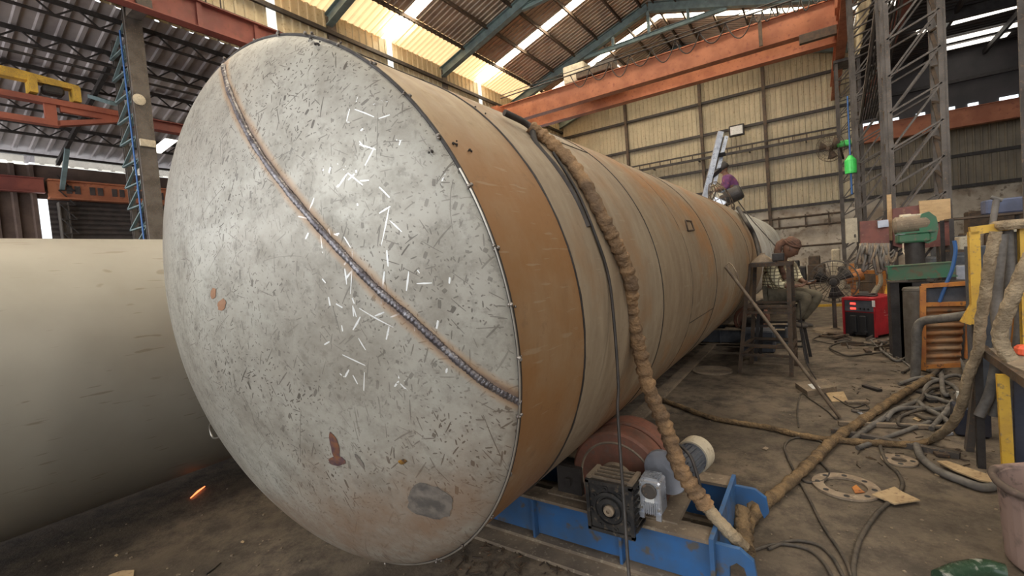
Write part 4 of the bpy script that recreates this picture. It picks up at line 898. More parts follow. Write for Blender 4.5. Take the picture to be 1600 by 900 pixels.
# loops on the floor
run('thin_cable', [(1200, 858), (1235, 845), (1275, 850), (1300, 870), (1320, 905)], .009, 'cable', 'upper of the thin cables sweeping along the bottom edge right of the roller stand')
run('thin_cable', [(1170, 862), (1215, 850), (1262, 858), (1288, 880), (1304, 910)], .009, 'cable', 'lower of the thin cables sweeping along the bottom edge right of the roller stand')
run('thin_cable', [(1332, 905), (1318, 870), (1285, 820), (1262, 775), (1240, 735), (1226, 700), (1236, 686), (1262, 684), (1286, 692), (1288, 706), (1262, 716), (1248, 735), (1258, 752), (1285, 752), (1296, 738), (1282, 722)], .009, 'cable', 'thin dark cable looping twice beside the burlap bundle and running to the bottom edge')
run('thin_cable', [(1335, 905), (1334, 880), (1345, 840), (1372, 800), (1400, 775), (1410, 757), (1402, 738), (1385, 722), (1376, 700), (1377, 690)], .012, 'cable', 'dark cable snaking between the flange ring and the cardboard to the bottom edge')
run('thin_cable', [(1306, 655), (1290, 640), (1268, 625), (1252, 615), (1246, 640), (1248, 668)], .007, 'cable', 'thin cable dropping from the wooden block beside the leaning rod')
run('thin_cable', [(1302, 620), (1332, 636), (1352, 632), (1356, 640), (1330, 640)], .007, 'cable', 'small thin cable loop right of the brown paper piece')
run('grey_hose', [(1330, 690), (1352, 672), (1378, 655), (1400, 640), (1430, 628), (1455, 612)], .022, 'hose', 'short grey hose lying beside the burlap bundle')
run('grey_hose', [(1432, 696), (1440, 715), (1465, 735), (1500, 750), (1540, 762), (1575, 750)], .026, 'hose', 'grey hose curling on the floor under the torn cardboard strip')
run('grey_hose', [(1340, 700), (1390, 682), (1450, 660), (1500, 640)], .018, 'hose', 'straight grey hose lying between flange ring and bench legs')
for i, (pix, r_, lab) in enumerate([
    ([(1385, 655), (1400, 640), (1440, 638), (1470, 650), (1490, 668)], .020, 'grey hose arc lying nearest the leaning rod end'),
    ([(1430, 640), (1448, 612), (1470, 606), (1490, 622), (1482, 645), (1455, 655), (1432, 648)], .018, 'hose ring lying under the corrugated radiator corner'),
    ([(1405, 600), (1440, 590), (1480, 598), (1500, 615), (1490, 632), (1455, 640), (1435, 628)], .020, 'large hose loop at the foot of the orange frame'),
    ([(1440, 600), (1470, 575), (1490, 560), (1510, 540), (1518, 520)], .024, 'grey hose rising from the floor heap toward the yellow rack'),
    ([(1455, 670), (1480, 640), (1500, 610), (1520, 575), (1538, 540)], .020, 'grey hose rising along the dusty wrapped hose'),
    ([(1410, 582), (1424, 575), (1450, 580), (1470, 590)], .016, 'small hose bend beside the slate drum foot'),
    ([(1350, 520), (1375, 545), (1405, 560), (1425, 575)], .010, 'thin cable trailing from the red welding machine'),
    ([(1290, 520), (1318, 528), (1345, 540), (1380, 532)], .010, 'thin cable on the floor in front of the red welding machine')]):
    run('floor_hose', [(a, c_, r_+.03*sin(j*1.7)**2 if i < 5 else r_) for j, (a, c_) in enumerate(pix)], r_, 'hose' if i % 2 == 0 else 'cable', lab, 'hose')
b = MB(); b.tube(smooth(hang_path([(1430, 590), (1432, 540), (1433, 515), (1442, 502), (1470, 498), (1500, 494), (1530, 490)], [6.6, 6.6, 6.6, 6.6, 6.5, 6.4, 6.3]), 8), .045, 12)
tag(b.build('bent_pipe', 'hose'), 'thick grey bent hose arching over the orange frame', 'hose')
b = MB(); b.tube(smooth(hang_path([(1491, 376), (1493, 392), (1488, 420), (1478, 445), (1468, 472)], [6.9]*5), 8), .018, 8); tag(b.build('blue_hose', 'blue_plastic'), 'bright blue hose hanging in front of the green channel', 'hose')
b = MB(); b.tube(smooth(hang_path([(1411, 380), (1412, 395), (1420, 405), (1425, 418)], [10.08, 9.4, 8.6, 7.9]), 6), .01, 6); tag(b.build('grinder_lead', 'beige'), 'pale lead dropping from the switch under the bench grinder', 'cable')

# ================================================================== THINGS ON THE FLOOR
def disc_on(px, py, R0, name, m, label, cat, inner=0, t=.015, holes=0):
    c = G(px, py, 0); root = empty(name, c, label, cat)
    b = MB(); n = 56
    if inner:
        v = []
        for r_, z in ((R0, .002), (R0, t), (inner, t), (inner, .002)): v += [(c.x+r_*cos(2*pi*k_/n), c.y+r_*sin(2*pi*k_/n), z) for k_ in range(n)]
        b.add(v, [(q*n+j, q*n+(j+1) % n, ((q+1) % 4)*n+(j+1) % n, ((q+1) % 4)*n+j) for q in range(4) for j in range(n)])
    else: b.lathe([(0, .002), (R0, .002), (R0, t-.004), (R0-.01, t), (0, t+.002)], c, (0, 0, 1), n)
    b.build('plate', m, root)
    for i in range(holes):
        a = 2*pi*i/holes; b = MB(); b.lathe([(0, t), (.016, t), (.016, t+.001), (0, t+.001)], c+Vector((cos(a), sin(a), 0))*(R0+inner)/2, (0, 0, 1), 14); b.build('bolt_hole', 'black', root)
    return root
def radius_px(px, py, half): return (G(px+half, py)-G(px, py)).length
disc_on(1321, 762, radius_px(1321, 762, 50)*.98, 'flange_ring', 'rust_flange', 'large rusty steel flange ring lying on the floor by the torn cardboard', 'flange', radius_px(1321, 762, 31), .016, 8)
disc_on(1405, 721, radius_px(1405, 721, 26), 'flange_ring', 'rust_flange', 'small steel flange ring lying behind the cardboard piece', 'flange', radius_px(1405, 721, 11), .014, 4)
disc_on(1113, 580, radius_px(1113, 580, 32), 'cover_plate', 'dusty', 'round steel cover plate lying on the floor beside the tank, before the stand', 'plate', 0, .02)
def flat_piece(name, pix, m, label, cat, t=.006, z=.003):
    b = MB(); b.prism([G(a, c_, z) for a, c_ in pix][::-1], (0, 0, t)); return tag(b.build(name, m), label, cat)
flat_piece('cardboard_piece', [(1362, 774), (1398, 762), (1410, 770), (1438, 783), (1398, 789)], 'card', 'torn cardboard piece lying beside the large flange ring', 'cardboard', .008, .018)
flat_piece('cardboard_strip', [(1464, 722), (1480, 722), (1540, 742), (1572, 748), (1566, 758), (1530, 752), (1490, 736)], 'card', 'long torn cardboard strip lying under the yellow bench leg', 'cardboard', .01, .03)
flat_piece('paper_scrap', [(1300, 628), (1290, 614), (1318, 612), (1326, 628)], 'card', 'brown paper scrap beside the wooden block', 'paper', .004)
flat_piece('orange_rag', [(1331, 762), (1338, 758), (1346, 766), (1352, 770), (1336, 771)], 'orange_paint', 'small orange scrap inside the large flange ring', 'scrap', .004)
flat_piece('cardboard_piece', [(170, 900), (190, 893), (210, 892), (208, 905)], 'card', 'cardboard corner at the bottom edge, left', 'cardboard')
for px, py, s_, lab in ((1460, 703, 4, 'ochre scrap on the floor near the curling hose'), (1466, 741, 6, 'pale yellow sliver beside the cardboard strip'), (182, 868, 3, 'pale chip on the floor under the left cylinder'), (379, 847, 3, 'pale chip on the floor left of the tank bottom'), (1196, 701, 5, 'rusty offcut on the floor between roller stand and cables'), (1434, 654, 8, 'yellow tape scrap among the hoses')):
    flat_piece('scrap_piece', [(px-s_, py+1), (px, py-s_*.5), (px+s_, py), (px+s_*.3, py+s_*.6)], 'rust_flange' if 'rusty' in lab else 'card', lab, 'scrap', .006)
b = MB(); b.tube([G(298, 778, .012), G(309, 768, .012), G(320, 760, .012)], [.004, .008, .004], 6); tag(b.build('hot_offcut', 'spark'), 'glowing orange-hot metal sliver on the floor in the shadow of the cylinder', 'offcut')
b = MB(); b.tube(smooth([G(322, 897, .006), G(334, 888, .008), G(345, 879, .006)], 4), .005, 6); tag(b.build('twig', 'cable'), 'dark twig-like wire on the floor at the bottom edge', 'wire')
# wooden block / electrode box
wb_ = empty('wooden_block', G(1275, 612, 0), 'dusty flat box with a white label lying at the rod foot', 'box')
b = MB(); p_ = [G(1243, 606), G(1262, 620), G(1308, 612), G(1288, 599)]; b.prism([Vector((q.x, q.y, .002)) for q in p_][::-1], (0, 0, .055)); b.build('body', 'dusty', wb_)
b = MB(); p_ = [G(1262, 601, .058), G(1270, 608, .058), G(1282, 606, .058), G(1274, 599, .058)]; b.prism(p_[::-1], (0, 0, .003)); b.build('label_sheet', 'white', wb_)
# long rod leaning on the tank
h, n = on_shell(1130, 417); h = h or P(1130, 417, 0, TX+TR)
b = MB(); b.tube([G(1312, 652, .012), h+n*.02], .016, 8); rod = b
b.tube(smooth([h+n*.02, P(1140, 411, 1, h.y), P(1150, 424, 1, h.y-.05), P(1154, 436, 1, h.y-.05)], 5), .006, 6); tag(rod.build('leaning_rod', 'copper_pipe'), 'long dusty steel rod leaning from the floor against the tank side', 'rod')
b = MB(); b.tube(smooth([P(1249, 470, 1, 6.3), P(1252, 500, 1, 6.35), P(1258, 560, 1, 6.4), G(1280, 600, .02), G(1305, 640, .01)], 6), .007, 6); tag(b.build('welding_lead', 'cable_black'), 'thin dark lead dropping from the stand past the leaning rod', 'cable')
b = MB(); b.bar(G(1300, 672, .02), G(1500, 712, .02), .05, .04); tag(b.build('steel_channel', 'steel'), 'long grey steel channel lying among the hoses', 'steel bar')
b = MB(); b.bar(G(1310, 661, .02), G(1480, 668, .02), .04, .03); tag(b.build('steel_flat', 'dusty'), 'flat steel bar lying behind the long grey channel', 'steel bar')
# thin rail on the floor along the tank
b = MB(); b.bar((-1.55, 3.2, .015), (-1.55, 12, .015), .14, .03); tag(b.build('floor_rail', 'dusty'), 'pale steel strip set on the floor along the foot of the tank', 'rail')

# ================================================================== STAND, STOOL
st = empty('steel_stand', (-.55, 6.7, 0), 'tall rusty angle-iron stand beside the seated man', 'stand')
ft = [(-.88, 6.45), (-.30, 6.40), (-.27, 6.98), (-.80, 7.02)]; tp = [(-.71, 6.55), (-.28, 6.5), (-.26, 6.88), (-.68, 6.92)]; ZT = 1.38
for (a, c_), (d, e) in zip(ft, tp): b = MB(); b.angle((a, c_, 0), (d, e, ZT), .036, .006); b.bar((a, c_, 0), (d, e, ZT), .02, .02); b.build('leg', 'steel_brown', st)
def lerp2(i, z): t_ = z/ZT; return Vector((ft[i][0]+(tp[i][0]-ft[i][0])*t_, ft[i][1]+(tp[i][1]-ft[i][1])*t_, z))
for z in (.24, .36, .78, .86):
    for i in ((0, 1), (1, 2), (2, 3), (3, 0)): b = MB(); b.bar(lerp2(i[0], z), lerp2(i[1], z), .03, .03); b.build('rung', 'steel_brown', st)
for i in ((0, 1), (1, 2), (2, 3), (3, 0)): b = MB(); b.bar(lerp2(i[0], ZT), lerp2(i[1], ZT), .04, .045); b.build('top_rail', 'steel_brown', st)
b = MB(); b.box(-.70, -.43, 6.56, 6.9, ZT+.02, ZT+.03); b.build('top_sheet', 'steel_dark', st)
b = MB(); b.lathe([(.14, 0), (.135, .01), (.03, .10), (.028, .12), (0, .12)], Vector((-.585, 6.72, ZT+.03)), (0, 0, 1), 24); tag(b.build('conical_shade', 'dusty'), 'dusty cone-shaped metal shade resting on top of the stand', 'shade')
b = MB(); b.obox((-.40, 6.62, ZT+.085), .065, .06, .05, chamf=.01); tag(b.build('small_box', 'steel_dark'), 'small dark box on top of the stand', 'box')
sl = empty('tall_stool', (-.52, 7.35, 0), 'dark metal stool under the man in the checked shirt', 'stool')
SZ = .84
for a, c_ in ((-.78, 7.18), (-.16, 7.18), (-.13, 7.62), (-.76, 7.62)):
    b = MB(); b.bar((a, c_, 0), (-.5+(a+.5)*.72, 7.4+(c_-7.4)*.72, SZ-.04), .04, .03); b.build('leg', 'steel_dark', sl)
for z in (.22, .5):
    q = [(-.5+s_*.31*(1-.28*z/SZ), 7.4+u_*.22*(1-.28*z/SZ), z) for s_, u_ in ((-1, -1), (1, -1), (1, 1), (-1, 1))]
    for i in range(4): b = MB(); b.bar(q[i], q[(i+1) % 4], .025, .025); b.build('rung', 'steel_dark', sl)
b = MB(); b.obox((-.5, 7.4, SZ-.02), .23, .19, .02, chamf=.015); b.build('seat', 'steel_dark', sl)
b = MB(); b.obox((-.80, 7.95, .17), .22, .2, .165, chamf=.02); tag(b.build('metal_crate', 'slate'), 'dark crate on the floor behind the stand', 'crate')

# ================================================================== PEOPLE
def skin_mesh(name, nodes, edges, mat, parent, sub=2):
    """one continuous surface grown round a chain of joints; nodes: (point, radius or (rx, ry))"""
    o0 = Vector(parent['w']); me = bpy.data.meshes.new(name)
    me.from_pydata([tuple(Vector(p_)-o0) for p_, r_ in nodes], edges, []); me.materials.append(M[mat])
    ob = bpy.data.objects.new(name, me); COL.objects.link(ob); ob.parent = parent; ob['w'] = tuple(o0)
    sk = ob.modifiers.new('s', 'SKIN'); sk.use_smooth_shade = True
    lay = me.skin_vertices[0] if len(me.skin_vertices) else None
    if lay is None:
        bpy.context.view_layer.objects.active = ob; ob.select_set(True)
        lay = me.skin_vertices.new('skin') if hasattr(me.skin_vertices, 'new') else me.skin_vertices[0]
    for i, (p_, r_) in enumerate(nodes):
        lay.data[i].radius = (r_, r_) if isinstance(r_, (int, float)) else r_
    lay.data[0].use_root = True
    sd = ob.modifiers.new('u', 'SUBSURF'); sd.levels = sub; sd.render_levels = sub
    return ob
def hand(nodes, edges, wi, wrist, dirv, palm, side, curl, s=1.0):
    """append a palm, four bent fingers of unequal length and a thumb leaving the palm's side"""
    d = Vector(dirv).normalized(); pn = Vector(palm).normalized(); sd = d.cross(pn).normalized()*side
    k_ = len(nodes); nodes.append((wrist+d*.045*s, (.034*s, .017*s))); edges.append((wi, k_))
    for q, (off, L) in enumerate(((.026, .068), (.009, .076), (-.008, .070), (-.024, .055))):
        base = wrist+d*.082*s+sd*off*s; a1 = curl; j = len(nodes)
        d1 = (d*cos(a1)+pn*sin(a1)); d2 = (d*cos(2.1*a1)+pn*sin(2.1*a1))
        nodes += [(base, .0105*s), (base+d1*L*.5*s, .009*s), (base+d1*L*.5*s+d2*L*.5*s, .0072*s)]; edges += [(k_, j), (j, j+1), (j+1, j+2)]
    j = len(nodes); td = (d*.55+sd*.85).normalized(); tb = wrist+d*.03*s+sd*.028*s
    nodes += [(tb, .012*s), (tb+td*.034*s, .0105*s), (tb+td*.034*s+(d*.9+sd*.2+pn*.3).normalized()*.028*s, .0085*s)]; edges += [(k_, j), (j, j+1), (j+1, j+2)]
def face_on(c, fw, up, s, parent, mat='skin'):
    """head as one lathe-like mesh with brow, nose, mouth, chin; fw faces forward"""
    f = Vector(fw).normalized(); u = Vector(up); u = (u-f*u.dot(f)).normalized(); r = f.cross(u); v = []; n = 24; m_ = 18
    for i in range(m_+1):
        t_ = i/m_; ph = -pi/2+pi*t_; z = sin(ph)*.118
        for k_ in range(n):
            a = 2*pi*k_/n; ca, sa = cos(a), sin(a); w = cos(ph)
            fx = .096*w*ca; rx = .074*w*sa
            if z < 0: rx *= 1-.28*(-z/.118); fx *= (1-.10*(-z/.118)) if ca > 0 else (1-.45*(-z/.118))
            g = math.exp(-(sa/.16)**2) if ca > 0 else 0
            fx += g*(.020*math.exp(-((z+.018)/.017)**2)+.008*math.exp(-((z+.062)/.010)**2)+.010*math.exp(-((z+.098)/.018)**2)+.004*math.exp(-((z-.012)/.02)**2))
            e = math.exp(-((abs(sa)-.38)/.13)**2)*math.exp(-((z-.004)/.013)**2) if ca > 0 else 0
            fx -= .011*e
            v.append(c+(f*fx+r*rx+u*z)*s)
    b = MB(); b.add(v, [(i*n+k_, i*n+(k_+1) % n, (i+1)*n+(k_+1) % n, (i+1)*n+k_) for i in range(m_) for k_ in range(n)], True)
    for q in (-1, 1): b.ball(c+(f*-.008+r*q*.076+u*-.005)*s, .03*s, 10, (.45, .35, 1))
    return b
# seated man -------------------------------------------------------
YM = 7.0
J = lambda px_, py_, y_=YM: P(px_, py_, 1, y_)
pm = empty('person', (J(1208, 470).x, YM+.15, SZ), 'man in checked shirt and brown head cloth seated on a stool, looking at a phone', 'person')
hip = Vector((J(1207, 462).x, YM+.28, SZ+.11)); chest = J(1212, 425, YM+.2); neck = J(1222, 404, YM+.12); headc = J(1235, 389, YM+.08)
shN = J(1204, 414, YM-.02); shF = J(1236, 411, YM+.36)
elN = J(1216, 446, YM-.08); wrN = J(1243, 447, YM-.02); elF = J(1246, 434, YM+.40); wrF = J(1259, 443, YM+.25)
hN = Vector((hip.x+.02, YM+.17, hip.z-.02)); hF = Vector((hip.x+.02, YM+.40, hip.z-.02))
knN = J(1262, 464, YM+.05); knF = J(1281, 460, YM+.36); anN = J(1243, 500, YM+.02); anF = J(1252, 499, YM+.34)
nodes = [(hip, (.15, .12)), ((hip+chest)/2, (.135, .115)), (chest, (.15, .12)), (neck, .055), ((neck+headc)/2, .05), (headc, .06),
         (shN, .062), (elN, .043), (wrN, .029), (shF, .062), (elF, .043), (wrF, .029),
         (hN, .095), (knN, .066), (anN, .042), (hF, .095), (knF, .066), (anF, .042)]
edges = [(0, 1), (1, 2), (2, 3), (3, 4), (4, 5), (2, 6), (6, 7), (7, 8), (2, 9), (9, 10), (10, 11), (0, 12), (12, 13), (13, 14), (0, 15), (15, 16), (16, 17)]
hand(nodes, edges, 8, wrN, (.9, .25, .1), (.1, -.2, 1), 1, .55, 1.0); hand(nodes, edges, 11, wrF, (.75, -.55, .0), (0, 0, 1), -1, .5, 1.0)
body = skin_mesh('body', nodes, edges, 'skin', pm)
fwd_h = Vector((.80, -.05, -.55)); up_h = Vector((.5, 0, .85))
fb = face_on(headc, fwd_h, up_h, 1.0, pm); fb.build('head', 'skin', pm)
fN, uN = fwd_h.normalized(), (up_h-fwd_h.normalized()*up_h.dot(fwd_h.normalized())).normalized(); rN = fN.cross(uN)
b = MB()
for q in (-1, 1): b.ball(headc+fN*.079+rN*q*.03+uN*.002, .011, 8, (1, 1, .6))
b.build('eyes', 'black', pm)
b = MB(); b.bar(headc+fN*.093-uN*.058-rN*.02, headc+fN*.093-uN*.058+rN*.02, .008, .006); b.build('mouth', plain('lip', (.16, .06, .05), .6), pm)
# shirt: slightly larger than the body, torso and sleeves to mid forearm
def lerp(a, c_, t_): return a+(c_-a)*t_
sn = [(lerp(hip, chest, .02)+Vector((0, 0, -.03)), (.175, .145)), (lerp(hip, chest, .5), (.165, .14)), (chest, (.175, .14)), (lerp(chest, neck, .8), .085), (shN, .082), (lerp(shN, elN, .6), .066), (elN, .06), (lerp(elN, wrN, .5), .047),
      (shF, .082), (lerp(shF, elF, .6), .066), (elF, .06), (lerp(elF, wrF, .5), .047)]
skin_mesh('shirt', sn, [(0, 1), (1, 2), (2, 3), (2, 4), (4, 5), (5, 6), (6, 7), (2, 8), (8, 9), (9, 10), (10, 11)], 'check', pm)
tn = [(hip+Vector((-.02, 0, -.03)), (.16, .135)), (hN, .115), (lerp(hN, knN, .5), .098), (knN, .082), (lerp(knN, anN, .5), .07), (anN, .056), (hF, .115), (lerp(hF, knF, .5), .098), (knF, .082), (lerp(knF, anF, .5), .07), (anF, .056)]
skin_mesh('trousers', tn, [(0, 1), (1, 2), (2, 3), (3, 4), (4, 5), (0, 6), (6, 7), (7, 8), (8, 9), (9, 10)], 'trouser', pm)
for an in (anN, anF):
    t1 = an+Vector((-.03, 0, -.05)); skin_mesh('shoe', [(t1+Vector((-.03, 0, 0)), (.046, .05)), (t1+Vector((.07, 0, -.02)), (.045, .038)), (t1+Vector((.17, 0, -.035)), (.04, .024))], [(0, 1), (1, 2)], 'shoe', pm)
# head cloth: wrapped cap with brim-like fold and a hanging tail
b = MB(); hc = headc+uN*.055-fN*.02
b.lathe([(0, .10), (.05, .098), (.085, .075), (.098, .035), (.102, 0), (.096, -.02), (.085, -.02)], hc, uN, 24, cap=False); b.sm = [True]*len(b.sm)
for i in range(3): b.tube([hc+(fN*cos(a)*1.05+rN*sin(a))*(.100-.004*i)+uN*(.0+.018*i+.01*sin(3*a+i)) for a in [2*pi*q/24 for q in range(24)]], .013, 8, closed=True, rf=wrapf(1.5, .18))
b.build('head_cloth', 'headcloth', pm)
b = MB(); b.tube(smooth([hc-fN*.09+uN*.0, hc-fN*.11-uN*.10+rN*.03, neck+Vector((-.03, -.08, -.02)), neck+Vector((.0, -.1, -.16)), neck+Vector((.03, -.1, -.28))], 6), [.05]*6+[.045]*10+[.03]*9, 10, rf=wrapf(1.4, .14)); b.build('cloth_tail', 'headcloth', pm)
ph = (wrN+wrF)/2+Vector((.085, -.01, .035))
b = MB(); b.obox(ph, .07, .035, .005, Matrix.Rotation(-.25, 3, 'Y'), .004); tag(b.build('phone', 'slate'), 'phone held in the hands of the man in the checked shirt', 'phone')
# person on top of the tank -----------------------------------------
YT = 9.6; T = lambda px_, py_, y_=YT: P(px_, py_, 1, y_)
pt = empty('person', (T(1140, 311).x, YT, TZ+TR), 'person in a purple shirt crouching on top of the tank by the ladder frame', 'person')
hp_ = T(1147, 300, YT+.05); ch_ = T(1139, 283); nk_ = T(1133, 272); hc_ = T(1129, 263)
sN, eN, wN_ = T(1134, 279, YT-.16), T(1137, 292, YT-.2), T(1124, 295, YT-.15); sF, eF, wF_ = T(1136, 280, YT+.16), T(1130, 291, YT+.2), T(1122, 294, YT+.08)
kN_, aN_ = T(1128, 301, YT-.14), T(1140, 313, YT-.16); kF_, aF_ = T(1130, 300, YT+.18), T(1142, 312, YT+.18)
nodes = [(hp_, (.14, .12)), (lerp(hp_, ch_, .5), .125), (ch_, (.14, .12)), (nk_, .05), (lerp(nk_, hc_, .5), .05), (hc_, .06), (sN, .058), (eN, .042), (wN_, .028), (sF, .058), (eF, .042), (wF_, .028),
         (hp_+Vector((-.03, -.1, -.02)), .09), (kN_, .064), (aN_, .042), (hp_+Vector((-.03, .1, -.02)), .09), (kF_, .064), (aF_, .042)]
edges = [(0, 1), (1, 2), (2, 3), (3, 4), (4, 5), (2, 6), (6, 7), (7, 8), (2, 9), (9, 10), (10, 11), (0, 12), (12, 13), (13, 14), (0, 15), (15, 16), (16, 17)]
hand(nodes, edges, 8, wN_, (-.8, .1, -.5), (-.3, 0, -.8), 1, .4); hand(nodes, edges, 11, wF_, (-.8, -.1, -.5), (-.3, 0, -.8), -1, .4)
skin_mesh('body', nodes, edges, 'skin', pt)
fh = Vector((-.75, -.45, -.5)); face_on(hc_, fh, (-.3, 0, 1), 1.0, pt).build('head', 'skin', pt)
b = MB(); uu = (Vector((-.3, 0, 1))-fh.normalized()*Vector((-.3, 0, 1)).dot(fh.normalized())).normalized(); b.lathe([(0, .122), (.05, .115), (.085, .085), (.102, .03), (.098, -.03), (.085, -.035)], hc_-fh.normalized()*.02, uu, 20, cap=False); b.sm = [True]*len(b.sm); b.build('hair', 'cable_black', pt)
skin_mesh('shirt', [(lerp(hp_, ch_, .15), (.155, .14)), (lerp(hp_, ch_, .6), .145), (ch_, (.16, .135)), (lerp(ch_, nk_, .7), .08), (sN, .078), (eN, .06), (lerp(eN, wN_, .5), .046), (sF, .078), (eF, .06), (lerp(eF, wF_, .5), .046)],
          [(0, 1), (1, 2), (2, 3), (2, 4), (4, 5), (5, 6), (2, 7), (7, 8), (8, 9)], 'purple', pt)
skin_mesh('trousers', [(hp_, (.15, .13)), (hp_+Vector((-.03, -.1, -.02)), .105), (kN_, .08), (aN_, .055), (hp_+Vector((-.03, .1, -.02)), .105), (kF_, .08), (aF_, .055)], [(0, 1), (1, 2), (2, 3), (0, 4), (4, 5), (5, 6)], 'jeans', pt)
for an in (aN_, aF_): skin_mesh('shoe', [(an+Vector((.04, 0, -.02)), .045), (an+Vector((-.06, 0, -.03)), .042), (an+Vector((-.15, 0, -.04)), .028)], [(0, 1), (1, 2)], 'shoe', pt)

# ---- equipment on top of the tank
lf = empty('ladder_frame', T(1110, 312, 9.0), 'leaning pair of bright aluminium rails standing on top of the tank', 'ladder')
a0, a1, b0, b1 = T(1100, 313, 8.6), T(1126, 206, 8.75), T(1116, 288, 9.0), T(1135, 213, 9.1)
b = MB(); b.bar(a0, a1, .06, .09); b.build('rail', 'alu', lf); b = MB(); b.bar(b0, b1, .04, .06); b.build('rail', 'alu', lf); b = MB(); b.bar(b0+Vector((-.07, 0, 0)), b1+Vector((-.07, 0, 0)), .03, .05); b.build('rail', 'black', lf)
for t_ in (.35, .67): b = MB(); b.bar(lerp(a0, a1, t_-.02), lerp(b0, b1, t_-.05)+Vector((.03, 0, 0)), .07, .07); b.build('rung', 'black', lf)
mw = empty('welding_tractor', T(1128, 345, 8.6), 'seam welding machine with wire cage hanging on the tank top', 'machine')
b = MB(); b.lathe([(0, -.17), (.11, -.17), (.125, -.15), (.125, .14), (.1, .17), (0, .17)], T(1143, 306, 8.6), (.9, 0, .35), 24); b.build('motor', 'steel_dark', mw)
b = MB(); b.obox(T(1127, 308, 8.6), .14, .1, .06, Matrix.Rotation(.35, 3, 'Y'), .015); b.build('head_box', 'beige', mw)
b = MB(); b.obox(T(1125, 316, 8.55), .11, .08, .055, Matrix.Rotation(.6, 3, 'Y'), .012); b.build('feeder_box', 'alu', mw)
cb0, cb1 = T(1114, 288, 8.5), T(1138, 340, 8.3); axc = (cb1-cb0).normalized(); u_ = axc.orthogonal().normalized(); w_ = axc.cross(u_); Lc = (cb1-cb0).length
b = MB()
for i in range(14):
    a = 2*pi*i/14; d = u_*cos(a)+w_*sin(a); b.tube(smooth([cb0+d*.07, cb0+axc*Lc*.3+d*.15, cb0+axc*Lc*.75+d*.16, cb1+d*.06], 3), .006, 4)
for t_, r_ in ((0, .07), (.3, .15), (.55, .165), (.75, .16), (1, .06)):
    b.tube([cb0+axc*Lc*t_+(u_*cos(a)+w_*sin(a))*r_ for a in [2*pi*q/20 for q in range(20)]], .007, 4, closed=True)
b.build('wire_cage', 'steel_brown', mw)
b = MB(); _q = [on_shell(*p_) for p_ in ((1149, 330), (1160, 350), (1172, 372))]; _q = [h+n*.06 for h, n in _q if h is not None]; b.tube(smooth(_q+[J(1188, 404, 6.8)], 6), .03, 10); b.build('lower_arm', 'steel_dark', mw)['label'] = 'long dark pipe down to the stand'
b = MB(); b.tube(smooth([T(1118, 300, 8.5), T(1112, 320, 8.4), T(1124, 338, 8.35), T(1146, 348, 8.4)], 6), .012, 6); b.build('lead', 'cable_black', mw)
b = MB(); b.tube(smooth([T(1153, 314, 8.7), T(1172, 340, 8.3), T(1195, 366, 7.8), J(1212, 385, 7.5)], 6), .008, 6); tag(b.build('safety_line', 'cable_black'), 'thin dark line from the tank top down behind the seated man', 'cable')
h, n = on_shell(1195, 343)
if h is not None: b = MB(); b.tube([h, h+n*.12], .05, 10); b.tube([h+n*.12, h+n*.14], .08, 10); tag(b.build('nozzle', 'steel_dark', vs)); 

# ================================================================== MACHINES ON THE RIGHT
# red welding machine
wc_ = G(1345, 527, 0); rz = radians(-36)
wm_ = empty('welding_machine', wc_, 'red welding machine with two red displays on the floor before the benches', 'welding machine')
R3 = Matrix.Rotation(rz, 3, 'Z'); WP = lambda x, y, z: wc_+R3@Vector((x, y, z))
hx, hy, hz0, hz1 = .255, .34, .05, .66; yo = .34
b = MB(); b.obox(WP(0, yo, (hz0+hz1)/2), hx, hy, (hz1-hz0)/2, R3, .012); b.build('case', 'welder_red', wm_)
b = MB()
for s_ in (-1, 1): b.obox(WP(s_*(hx-.012), -.012, .34), .014, .02, .31, R3)
b.obox(WP(0, -.012, .635), hx, .02, .018, R3); b.build('front_frame', 'welder_red', wm_)
b = MB(); b.obox(WP(0, -.003, .52), hx-.03, .01, .09, R3); cp_ = b.build('control_panel', 'slate', wm_)
for z in (.555, .475): b = MB(); b.obox(WP(-.09, -.016, z), .042, .006, .016, R3); b.build('display', 'lamp_red', cp_)
for x in (.02, .08, .14): b = MB(); b.lathe([(.016, 0), (.014, .02), (0, .02)], WP(x, -.014, .475), R3@Vector((0, -1, 0)), 12); b.build('knob', 'black', cp_)
b = MB(); b.obox(WP(0, -.003, .225), hx-.03, .01, .185, R3)
for x in (-.09, .06): b.obox(WP(x, -.02, .22), .05, .02, .14, R3, .01)
b.build('lower_grille', 'black', wm_)
for x in (-.1, .1): b = MB(); b.lathe([(.035, 0), (.03, .05), (0, .05)], WP(x, -.012, .09), R3@Vector((0, -1, 0)), 14); b.build('output_socket', 'black', wm_)
b = MB(); b.obox(WP(hx-.02, -.035, .57), .022, .003, .05, R3); b.build('rating_sticker', 'white', wm_)
for x in (-.17, .17):
    for y in (.06, .66): b = MB(); b.obox(WP(x, y, .027), .03, .03, .026, R3); b.build('foot', 'black', wm_)
b = MB()   # faint pale printed lines and a small emblem on the side
for i, (y0, y1, z) in enumerate(((.18, .20, .44), (.17, .22, .41), (.18, .5, .36), (.26, .5, .31), (.28, .44, .25))): b.obox(WP(hx+.0015, (y0+y1)/2, z), .001, (y1-y0)/2, .006, R3)
b.build('side_print', plain('faded_print', (.5, .2, .18), .5), wm_)
b = MB(); b.lathe([(.05, -.06), (.055, 0), (.05, .06)], WP(-.05, .2, .69), (1, 0, 0), 18); b.tube(smooth([WP(-.15, .1, .665), WP(0, .05, .69), WP(.12, .2, .665), WP(0, .4, .68), WP(-.15, .3, .665)], 5), .018, 8); tag(b.build('torch_coil', 'cable_black'), 'coiled black torch cable on top of the red welding machine', 'cable')
